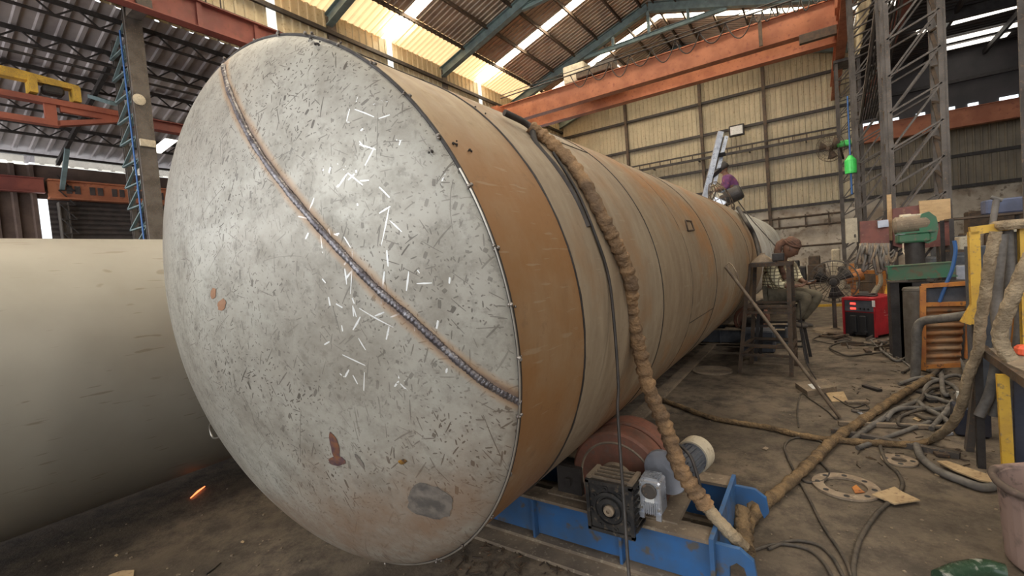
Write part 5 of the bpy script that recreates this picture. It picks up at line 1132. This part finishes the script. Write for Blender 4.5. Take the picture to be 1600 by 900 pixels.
# orange pipe with white end leaning behind the welder
b = MB(); b.tube([G(1388, 500, .3)+Vector((0, .6, .1)), P(1393, 436, 1, 9.9)], .045, 12); pp = tag(b.build('leaning_pipe', 'yellow'), 'short yellow pipe with a white end leaning behind the red welding machine', 'pipe')
# orange trolley frame behind
of = empty('orange_trolley', P(1350, 470, 1, 11)*Vector((1, 1, 0)) if False else Vector((P(1350, 470, 1, 11.5).x, 11.5, 0)), 'orange trolley frame with a small motor, behind the red welding machine', 'trolley')
Q = lambda px_, py_, y_=11.5: P(px_, py_, 1, y_)
for a, c_ in (((1330, 412), (1338, 500)), ((1372, 415), (1376, 500)), ((1381, 405), (1383, 500))):
    p0 = Q(*c_); p0.z = 0; b = MB(); b.bar(Q(*a), p0, .09, .09); b.build('post', 'orange_paint', of)
for a, c_ in (((1330, 425), (1374, 425)), ((1330, 455), (1342, 455))):
    b = MB(); b.bar(Q(*a), Q(*c_), .07, .07); b.build('cross_bar', 'orange_paint', of)
b = MB(); b.lathe([(0, -.15), (.12, -.15), (.12, .15), (0, .15)], Q(1334, 432), (1, .1, .3), 18); b.build('motor', 'orange_paint', of)
b = MB(); b.tube(smooth([Q(1372, 418), Q(1376, 440), Q(1368, 455), Q(1360, 470)], 5), .06, 10); b.build('duct', 'beige', of)
b = MB(); b.bar(G(1262, 478, .03), G(1330, 476, .03), .06, .06); tag(b.build('yellow_bar', 'yellow'), 'yellow bar on the floor behind the pedestal fan', 'bar')
# pedestal fan
pf = empty('pedestal_fan', G(1304, 520, 0), 'dusty pedestal fan standing between the seated man and the red welding machine', 'fan')
fc = P(1302, 440, 1, G(1304, 520).y); 
def fan(parent, c, ax, R_, cage='steel', blade='steel_dark'):
    ax = Vector(ax).normalized(); u = ax.cross(Vector((0, 0, 1))).normalized(); w = u.cross(ax).normalized()
    b = MB()
    for rr, z in ((R_, 0), (R_*.97, .05), (R_*.97, -.05), (R_*.75, .09), (R_*.5, .11), (R_*.25, .12)): b.tube([c+ax*z+(u*cos(a)+w*sin(a))*rr for a in [2*pi*q/32 for q in range(32)]], .006, 4, closed=True)
    for i in range(28):
        a = 2*pi*i/28; d = u*cos(a)+w*sin(a)
        b.tube([c+ax*.12+d*R_*.12, c+ax*.10+d*R_*.6, c+ax*.05+d*R_*.97, c-ax*.05+d*R_*.97, c-ax*.08+d*R_*.5, c-ax*.1+d*R_*.1], .0035, 4)
    b.build('cage', cage, parent)
    for i in range(3):
        a0 = 2*pi*i/3+.4; v = []
        for r_ in (.12, .35, .6, .82):
            for da, tw in ((-.42, -.035), (0, 0), (.42, .035)): d = u*cos(a0+da)+w*sin(a0+da); v.append(c+d*R_*r_+ax*tw*(1-.3*r_))
        b = MB(); b.add(v, [(q*3+j, q*3+j+1, (q+1)*3+j+1, (q+1)*3+j) for q in range(3) for j in range(2)], True); b.build('blade', blade, parent, solid=.006)
    b = MB(); b.lathe([(0, .13), (R_*.14, .125), (R_*.16, .05), (R_*.16, -.06), (0, -.08)], c, ax, 18); b.build('hub', blade, parent)
    b = MB(); b.lathe([(0, -.35), (.06, -.35), (.09, -.3), (.09, -.1), (0, -.08)], c, ax, 18); b.build('motor', blade, parent)
fan(pf, fc, (-.05, -1, -.02), .37, 'steel')
b = MB(); b.cyl(Vector((fc.x, fc.y+.2, .03)), Vector((fc.x, fc.y+.2, fc.z-.02)), .032); b.build('pole', 'steel', pf)
b = MB(); b.lathe([(0, .06), (.06, .06), (.08, .04), (.34, .035), (.36, .0), (0, 0)], Vector((fc.x, fc.y+.2, 0)), (0, 0, 1), 28); b.build('base', 'dusty', pf)
# wall fan on the column
wfan = P(1297, 231, 1, 20.5); wf_ = empty('wall_fan', wfan, 'round wall fan with green motor bracketed to the far laced column', 'fan')
fan(wf_, wfan, (-.55, -.8, -.15), .5, 'steel_brown', 'steel_brown')
b = MB(); b.obox(wfan+Vector((.42, .1, .08)), .2, .12, .1, chamf=.03); b.build('motor_cover', 'green_bright', wf_)
b = MB(); b.tube([wfan+Vector((.3, .2, 0)), Vector((1.02, 22.3, wfan.z-.2))], .04, 8); b.build('arm', 'steel_dark', wf_)
gl = P(1329, 257, 1, 16.2); b = MB(); b.lathe([(0, -.25), (.13, -.25), (.14, -.2), (.14, .12), (.08, .2), (.05, .25), (0, .25)], gl, (0, 0, 1), 16)
tag(b.build('green_canister', 'green_bright'), 'bright green canister hanging on the laced column below the wall fan', 'canister')
b = MB(); b.tube([gl+Vector((0, 0, .25)), gl+Vector((0, 0, 1.9))], .02, 6); b.tube([gl-Vector((0, 0, .25)), Vector((gl.x, gl.y, 2.9))], .025, 6); tag(b.build('blue_line', 'blue_plastic'), 'thin blue line passing the green canister down the column', 'cable')
# boxes and boards on columns
def board(name, q, y, t, m, label, cat, parent=None):
    pts = [P(a, c_, 1, y) for a, c_ in q]; b = MB(); b.prism(pts, (0, t, 0)); o = b.build(name, m, parent)
    if parent is None: tag(o, label, cat)
    return o
eb = empty('electrical_box', P(1330, 380, 1, 16.1), 'tall beige electrical box on the laced column beside the maroon boards', 'electrical box')
board('door', [(1321, 342), (1339, 340), (1341, 378), (1322, 380)], 16.0, .3, 'beige', '', '', eb)
board('handle', [(1335, 366), (1337, 366), (1337, 371), (1335, 371)], 15.97, .03, 'steel_dark', '', '', eb)
board('maroon_board', [(1344, 346), (1388, 343), (1390, 382), (1345, 388)], 10.2, .17, 'maroon', 'maroon switch board above the tangle of grey leads', 'board')
board('meter_box', [(1371, 345), (1388, 343), (1389, 354), (1372, 356)], 10.13, .075, 'galv', 'small pale meter box on the maroon switch board', 'meter')
board('maroon_board', [(1395, 326), (1440, 320), (1484, 318), (1486, 383), (1420, 390), (1396, 384)], 10.2, .17, 'maroon', 'large maroon board behind the green bench grinder', 'board')
board('plywood_sheet', [(1436, 314), (1485, 310), (1486, 345), (1439, 349)], 10.14, .055, 'wood', 'light plywood sheet fixed over the large maroon board', 'board')
board('switch_box', [(1399, 362), (1414, 361), (1415, 380), (1401, 380)], 10.09, .13, 'alu', 'small grey switch box left of the bench grinder post', 'switch')
b = MB(); p0, p1 = P(1389, 304, 1, 10.33), P(1391, 376, 1, 10.33); b.bar(p0, p1, .06, .04); tag(b.build('wooden_batten', 'wood'), 'narrow wooden batten standing on the column left of the large maroon board', 'batten')
# tangle of leads hanging under the maroon board
lg = empty('hanging_leads', P(1365, 420, 1, 10.0), 'tangle of grey welding leads hanging below the maroon switch board', 'cables')
for i in range(26):
    x0 = 1344+i*1.8; L = random.uniform(14, 50); dx = random.uniform(-14, 14)
    b = MB(); b.tube(smooth([P(x0, 381, 1, 10.1), P(x0+dx*.5, 381+L*.5, 1, 9.95), P(x0+dx, 381+L, 1, 9.95), P(x0+dx+6, 381+L*.85, 1, 9.98), P(x0+dx+9, 386+L*.3, 1, 10.05)], 4), random.uniform(.014, .026), 6); b.build('lead', 'hose' if i % 3 else 'dusty', lg)
# bench grinder on its post
Yg = 8.2; gp = P(1425, 470, 1, Yg); bgr = empty('bench_grinder', (gp.x, Yg, 0), 'green bench grinder on a dark pipe post', 'grinder')
g0 = P(1428, 358, 1, Yg)
b = MB(); b.cyl((g0.x, Yg, 0), (g0.x, Yg, g0.z-.16), .105, seg=24); b.build('post', 'steel_dark', bgr)
b = MB(); b.obox(P(1426, 372, 1, Yg), .17, .13, .06, chamf=.02); b.obox(P(1428, 363, 1, Yg), .19, .14, .012); b.build('base_box', 'green', bgr)
b = MB(); b.lathe([(0, -.2), (.09, -.2), (.12, -.17), (.12, .13), (.1, .17), (0, .17)], P(1425, 350, 1, Yg), (1, 0, .05), 24); b.build('motor', 'dusty', bgr)
b = MB(); b.lathe([(0, -.02), (.04, -.02), (.04, .1), (0, .1)], P(1408, 340, 1, Yg), (1, 0, 0), 14); b.obox(P(1428, 339, 1, Yg), .13, .06, .035, chamf=.01); b.build('tool_rest', 'beige', bgr)
gc = P(1447, 357, 1, Yg); b = MB()
prof = [(gc.x-.05, gc.z+.20), (gc.x+.02, gc.z+.22), (gc.x+.09, gc.z+.14), (gc.x+.11, gc.z), (gc.x+.08, gc.z-.16), (gc.x+.0, gc.z-.2), (gc.x-.07, gc.z-.16), (gc.x-.09, gc.z+.1)]
b.prism([(x, Yg-.1, z) for x, z in prof], (0, .2, 0)); b.build('wheel_guard', 'green', bgr)
# green channel beam table
gt = empty('green_table', (P(1436, 425, 1, 7.9).x, 7.9, 0), 'green steel channel resting on dark supports beneath the bench grinder', 'table')
a, c_ = P(1387, 427, 1, 7.7), P(1490, 420, 1, 7.9); b = MB(); b.ibeam(a, c_, .16, .19, .012); b.bar(a+Vector((0, -.06, 0)), c_+Vector((0, -.06, 0)), .02, .17); b.build('channel', 'green_dirty', gt)
for px_, w_l in ((1405, .22), (1425, .3), (1476, .28)):
    p = P(px_, 440, 1, 7.9); b = MB(); b.box(p.x-w_l/2, p.x+w_l/2, 7.75, 8.1, 0, p.z); b.build('support', 'steel_dark', gt)
# dark drum cylinder
p = P(1431, 450, 1, 7.5); b = MB(); b.lathe([(0, 0), (.13, 0), (.13, p.z), (.12, p.z+.01), (0, p.z+.01)], (p.x, 7.5, 0), (0, 0, 1), 28); b.tube([(p.x+.13*cos(a), 7.5+.13*sin(a), p.z-.02) for a in [2*pi*q/28 for q in range(28)]], .008, 5, closed=True)
tag(b.build('steel_drum', worn('drum_grey', (.13, .115, .1), (.09, .075, .06), 8, .6)), 'tall narrow dark drum left of the orange corrugated frame', 'drum')
# orange frame with corrugated panel
Yc = 6.9; orf = empty('corrugated_frame', (P(1478, 520, 1, Yc).x, Yc, 0), 'orange frame holding rusty corrugated sheet and a dark window', 'frame')
for (a, c_) in (((1442, 447), (1442, 578)), ((1518, 444), (1512, 560))):
    b = MB(); b.bar(P(*a, 1, Yc), P(*c_, 1, Yc), .05, .05); b.build('upright', 'orange_paint', orf)
for (a, c_) in (((1440, 447), (1520, 442)), ((1442, 476), (1515, 474)), ((1442, 573), (1500, 570))):
    b = MB(); b.bar(P(*a, 1, Yc), P(*c_, 1, Yc), .045, .045); b.build('cross_bar', 'orange_paint', orf)
a0, a1, c0, c1 = P(1445, 476, 1, Yc+.03), P(1508, 474, 1, Yc+.03), P(1445, 572, 1, Yc+.03), P(1500, 570, 1, Yc+.03)
b = MB(); v = []; n = 60
for i in range(n+1):
    t_ = i/n; off_ = Vector((0, .028*sin(t_*2*pi*8), 0)); v += [lerp(a0, c0, t_)+off_, lerp(a1, c1, t_)+off_]
b.add(v, [(2*i, 2*i+1, 2*i+3, 2*i+2) for i in range(n)], True); b.build('corrugated_sheet', 'radiator', orf, solid=.006)
board('dark_window', [(1445, 449), (1516, 446), (1514, 474), (1445, 476)], Yc+.04, .02, 'slate', '', '', orf)
# yellow rack
Yr = 4.2; yr = empty('yellow_rack', (P(1522, 450, 1, Yr).x, Yr, 0), 'bright yellow square-tube rack with hoses hung over it', 'rack')
t0, t1 = P(1521, 362, 1, Yr), P(1600, 350, 1, Yr); b0_ = P(1524, 500, 1, Yr)
b = MB(); b.bar(t0, Vector((t0.x, Yr, .98)), .052, .052, up=(0, 1, 0)); b.build('post', 'yellow', yr)
b = MB(); b.bar((t0.x, Yr, .98), (t0.x, Yr, 0), .04, .04, up=(0, 1, 0)); b.build('lower_post', 'steel_dark', yr)
b = MB(); b.bar(P(1515, 361, 1, Yr), t1, .052, .052, up=(0, 1, 0)); b.build('top_bar', 'yellow', yr)
b = MB(); b.bar(P(1524, 478, 1, Yr), P(1508, 505, 1, Yr), .05, .05, up=(0, 1, 0)); b.build('brace', 'yellow', yr)
p = t1.copy(); b = MB(); b.bar(p, (p.x, Yr, 0), .052, .052, up=(0, 1, 0)); b.build('post', 'yellow', yr)
b = MB(); b.obox(P(1590, 350, 1, Yr), .11, .10, .03, chamf=.02); tag(b.build('cloth_pad', 'burlap_pale'), 'dusty folded sack lying over the yellow rack', 'sack')
b = MB(); b.tube([P(1549, 362, 1, 4.3), P(1557, 312, 1, 4.32)], .018, 8); b.tube([P(1548, 308, 1, 4.32), P(1566, 313, 1, 4.32)], .012, 6); tag(b.build('hook_bar', 'hose'), 'thin upright pipe with hooked top standing above the yellow rack', 'pipe')
# workbench at the border
wk = empty('workbench', (1.15, 3.3, 0), 'cluttered workbench with dusty plank top at the right border', 'workbench')
tp_ = [P(1530, 545, 2, .80), P(1560, 585, 2, .80), P(1700, 640, 2, .80), P(1700, 555, 2, .80)]
b = MB(); b.prism([G(1545, 552, .80), G(1575, 578, .80), G(1760, 660, .80), G(1760, 560, .80)][::-1], (0, 0, .035)); b.build('top', 'dusty', wk)
b = MB(); b.bar(G(1530, 543, .80), G(1700, 662, .80), .05, .05); b.build('edge_angle', 'steel_brown', wk)
b = MB(); q0 = P(1568, 585, 1, 3.6); q1 = P(1576, 700, 1, 3.6); q1.z = max(q1.z, 0); b.bar(P(1566, 585, 1, 3.7), P(1578, 712, 1, 3.7)*Vector((1, 1, 0)) if False else Vector((P(1576, 712, 1, 3.7).x, 3.7, .0)), .05, .03); b.build('leg', 'yellow', wk)
b = MB(); b.bar(P(1527, 590, 1, 4.3), G(1514, 704, .0), .045, .045); b.build('leg', 'steel', wk)
b = MB(); b.box(P(1585, 640, 1, 3.8).x, 2.2, 3.8, 3.83, .1, .76); b.build('back_panel', 'navy', wk)
b = MB(); b.obox(G(1606, 548, .86)+Vector((.02, 0, 0)), .07, .05, .03, chamf=.015); tag(b.build('red_clamp', plain('orange_red', (.8, .13, .06), .5)), 'orange-red object lying on the workbench at the right border', 'tool')
b = MB(); b.obox(G(1516, 655, .12), .10, .09, .11, chamf=.01); tag(b.build('dark_box', 'navy'), 'dark box under the workbench among the hoses', 'box')
b = MB(); b.obox(G(1507, 622, .06), .05, .03, .055); tag(b.build('white_pack', 'white'), 'small white pack among the hoses under the yellow rack', 'box')
b = MB(); b.box(P(1560, 420, 1, 5.2).x, P(1640, 420, 1, 5.2).x+.6, 5.75, 6.2, 0, 1.45); tag(b.build('steel_cabinet', 'slate'), 'dark steel cabinet behind the hanging hoses', 'cabinet')
b = MB(); b.obox((P(1567, 345, 1, 9.5).x, 9.5, 1.92), .2, .14, .105, chamf=.02); tag(b.build('blue_drum_box', worn('dull_blue', (.1, .12, .2), (.07, .08, .13), 4, .6)), 'dull blue box on the shelf behind the thin hooked pipe', 'box')
sh = empty('parts_rack', (P(1530, 400, 1, 9.4).x, 9.4, 0), 'dark open rack of parts behind the yellow rack', 'rack')
xa_, xb_ = P(1492, 400, 1, 9.2).x, P(1620, 400, 1, 9.2).x
for x in (xa_, xb_):
    for y in (9.2, 9.8): b = MB(); b.angle((x, y, 0), (x, y, 1.8), .05, .006); b.build('upright', 'steel_dark', sh)
for z in (.4, .85, 1.3, 1.78): b = MB(); b.box(xa_, xb_, 9.2, 9.8, z, z+.03); b.build('shelf', 'steel_brown', sh)
labs = ['dusty cylinder', 'pale dented can', 'grey pipe stub', 'dark metal block', 'rusty coil']
n_ = 0
for z in (.43, .88, 1.33):
    for i in range(7):
        x = xa_+.14+i*(xb_-xa_-.2)/7; n_ += 1; b = MB(); h_ = random.uniform(.14, .32); r_ = random.uniform(.06, .1)
        if i % 3 == 0: b.obox((x, 9.4, z+h_/2), r_, .1, h_/2, Matrix.Rotation(random.uniform(-.3, .3), 3, 'Z'), .01)
        else: b.lathe([(0, 0), (r_, 0), (r_, h_*.8), (r_*.6, h_), (0, h_)], (x, 9.4, z), (0, 0, 1), 16)
        o = tag(b.build('spare_part', random.choice(['beige', 'dusty', 'steel', 'steel_brown', 'galv'])), 'dusty machine part standing on the dark parts rack', 'spare part', 'spare parts on the dark rack')
# barrel and bag bottom right
bk = empty('plaster_bucket', G(1590, 850, 0), 'pale cracked metal bucket with open top at the bottom right corner', 'bucket')
bc = Vector((G(1560, 885).x+.25, G(1545, 885).y+.1, 0)); b = MB()
b.lathe([(0, .01), (.20, .01), (.205, .02), (.225, .36), (.245, .385), (.245, .40), (.232, .405), (.218, .39), (.195, .03), (0, .03)], bc, (0, 0, 1), 36, cap=False); b.build('shell', 'pink_bucket', bk)
b = MB(); b.tube([bc+Vector((.238*cos(a), .238*sin(a), .395)) for a in [2*pi*q/40 for q in range(40)]], .017, 8, closed=True, rf=wrapf(.7, .15)); b.build('rim', 'pink_bucket', bk)
b = MB(); b.tube(smooth([G(1470, 905, .04), G(1500, 893, .045), G(1540, 888, .045), G(1570, 895, .04)], 6), .04, 12); tag(b.build('dark_bottle', 'bottle'), 'dark glass bottle lying on the floor at the bottom right edge', 'bottle')
b = MB(); b.lathe([(.25, 0), (.25, .3), (.262, .31), (.25, .32), (.245, .6), (.258, .61), (.25, .62), (.25, .86), (0, .86)], (P(1360, 440, 1, 13.5).x, 13.5, 0), (0, 0, 1), 24); tag(b.build('oil_drum', 'steel_brown'), 'rusty oil drum behind the orange trolley', 'drum')
# scrap heap and hoses around the welding machine
for i in range(34):
    px_, py_ = random.choice([(random.uniform(1398, 1440), random.uniform(478, 565)), (random.uniform(1290, 1420), random.uniform(522, 552))])
    g_ = G(px_, py_, .0); a = random.uniform(0, pi); L = random.uniform(.05, .17); w_ = random.uniform(.03, .07); b = MB()
    if i % 2: b.obox(g_+Vector((0, 0, .02+w_*.3)), L, w_*.6, w_*.3, Matrix.Rotation(a, 3, 'Z'), .006)
    else: b.angle(g_+Vector((-cos(a)*L, -sin(a)*L, .004)), g_+Vector((cos(a)*L, sin(a)*L, .02)), w_*.7, .006)
    tag(b.build('steel_offcut', random.choice(['steel_dark', 'dusty', 'steel_brown', 'steel'])), 'dusty steel offcut in the litter around the red welding machine', 'offcut', 'steel offcuts around the welding machine')
for i in range(22):
    px_, py_ = random.uniform(1330, 1525), random.uniform(590, 715)
    if px_ < 1420 and py_ > 650: continue
    g_ = G(px_, py_, .0); a = random.uniform(0, pi); L = random.uniform(.03, .11); w_ = random.uniform(.012, .035); b = MB()
    b.obox(g_+Vector((0, 0, w_*.5)), L, w_, w_*.45, Matrix.Rotation(a, 3, 'Z'), .004)
    tag(b.build('steel_offcut', random.choice(['steel_dark', 'dusty', 'steel_brown', 'galv', 'steel'])), 'small offcut lying among the hoses under the yellow rack', 'offcut', 'offcuts among the hoses')
for i, (cx__, cy__, rx__, ry__, r_, lab) in enumerate(((1340, 545, 42, 10, .012, 'cable loop on the floor in front of the red welding machine'), (1405, 545, 26, 16, .016, 'hose loop right of the red welding machine'), (1300, 530, 26, 6, .009, 'cable loop around the pedestal fan base'), (1480, 608, 34, 20, .02, 'wide hose loop under the bent grey hose'), (1445, 655, 46, 14, .014, 'flat cable loop in front of the long grey channel'), (1490, 590, 22, 30, .022, 'upright-looking hose loop by the corrugated frame foot'))):
    pts = [G(cx__+rx__*cos(a)*(1+.15*sin(2*a+i)), cy__+ry__*sin(a)*(1+.2*cos(3*a+i)), r_+.012*(1+sin(3*a))) for a in [2*pi*q/40*1.25 for q in range(40)]]
    b = MB(); b.tube(pts, r_, 8); tag(b.build('floor_hose', 'cable' if r_ < .015 else 'hose'), lab, 'hose')
# back clutter along the gable and side bay
for i, (px_, y_, w_, h_, m, lab) in enumerate(((1240, 24, .9, .9, 'steel_dark', 'dark low machine against the masonry behind the seated man'), (1275, 22, .6, 1.1, 'steel_brown', 'rusty cabinet standing before the masonry, right of the seated man'), (1308, 19, .35, 1.35, 'beige', 'small beige control box on a pedestal behind the pedestal fan'), (1405, 14, 1.2, .8, 'steel_dark', 'dark machine bed behind the green channel'), (1520, 15, 1.6, 1.5, 'slate', 'large dark machine in the side bay behind the parts rack'), (1580, 20, 2.2, 2.2, 'steel_brown', 'rusty tall machine far back in the side bay'))):
    x = P(px_, 400, 1, y_).x; r = empty('shop_machine', (x, y_, 0), lab, 'machine')
    b = MB(); b.obox((x, y_, h_*.35), w_/2, .35, h_*.35, chamf=.04); b.build('base', m, r)
    b = MB(); b.obox((x-w_*.1, y_, h_*.84), w_*.34, .28, h_*.16, chamf=.04); b.build('upper_body', m, r)
    b = MB(); b.lathe([(0, 0), (.1, 0), (.1, .06), (0, .06)], (x+w_*.2, y_-.36, h_*.5), (0, -1, 0), 14); b.build('hand_wheel', 'steel', r)
# floor debris near the roller stand: nobody could count it
b = MB()
for _ in range(420):
    px_, py_ = (random.uniform(700, 1110), random.uniform(820, 899)) if random.random() < .6 else (random.uniform(1330, 1520), random.uniform(540, 730))
    if px_ < 1110 and py_ < 815+(px_-760)*.18: continue
    g_ = G(px_, py_, .006); a = random.uniform(0, pi); L = random.uniform(.006, .035); b.bar(g_-Vector((cos(a), sin(a), 0))*L, g_+Vector((cos(a), sin(a), .1))*L, .005, .006)
tag(b.build('swarf_debris', 'steel_brown'), 'metal swarf and slag scattered on the floor', 'debris', kind='stuff')
b = MB()
for _ in range(500):
    px_, py_ = random.uniform(20, 1600), random.uniform(560, 899); g_ = G(px_, py_, .002); s_ = random.uniform(.002, .007); b.obox(g_+Vector((0, 0, s_*.4)), s_, s_, s_*.5, Matrix.Rotation(random.uniform(0, 3), 3, 'Z'))
tag(b.build('grit_debris', 'dusty'), 'small pale grit scattered over the concrete floor', 'debris', kind='stuff')
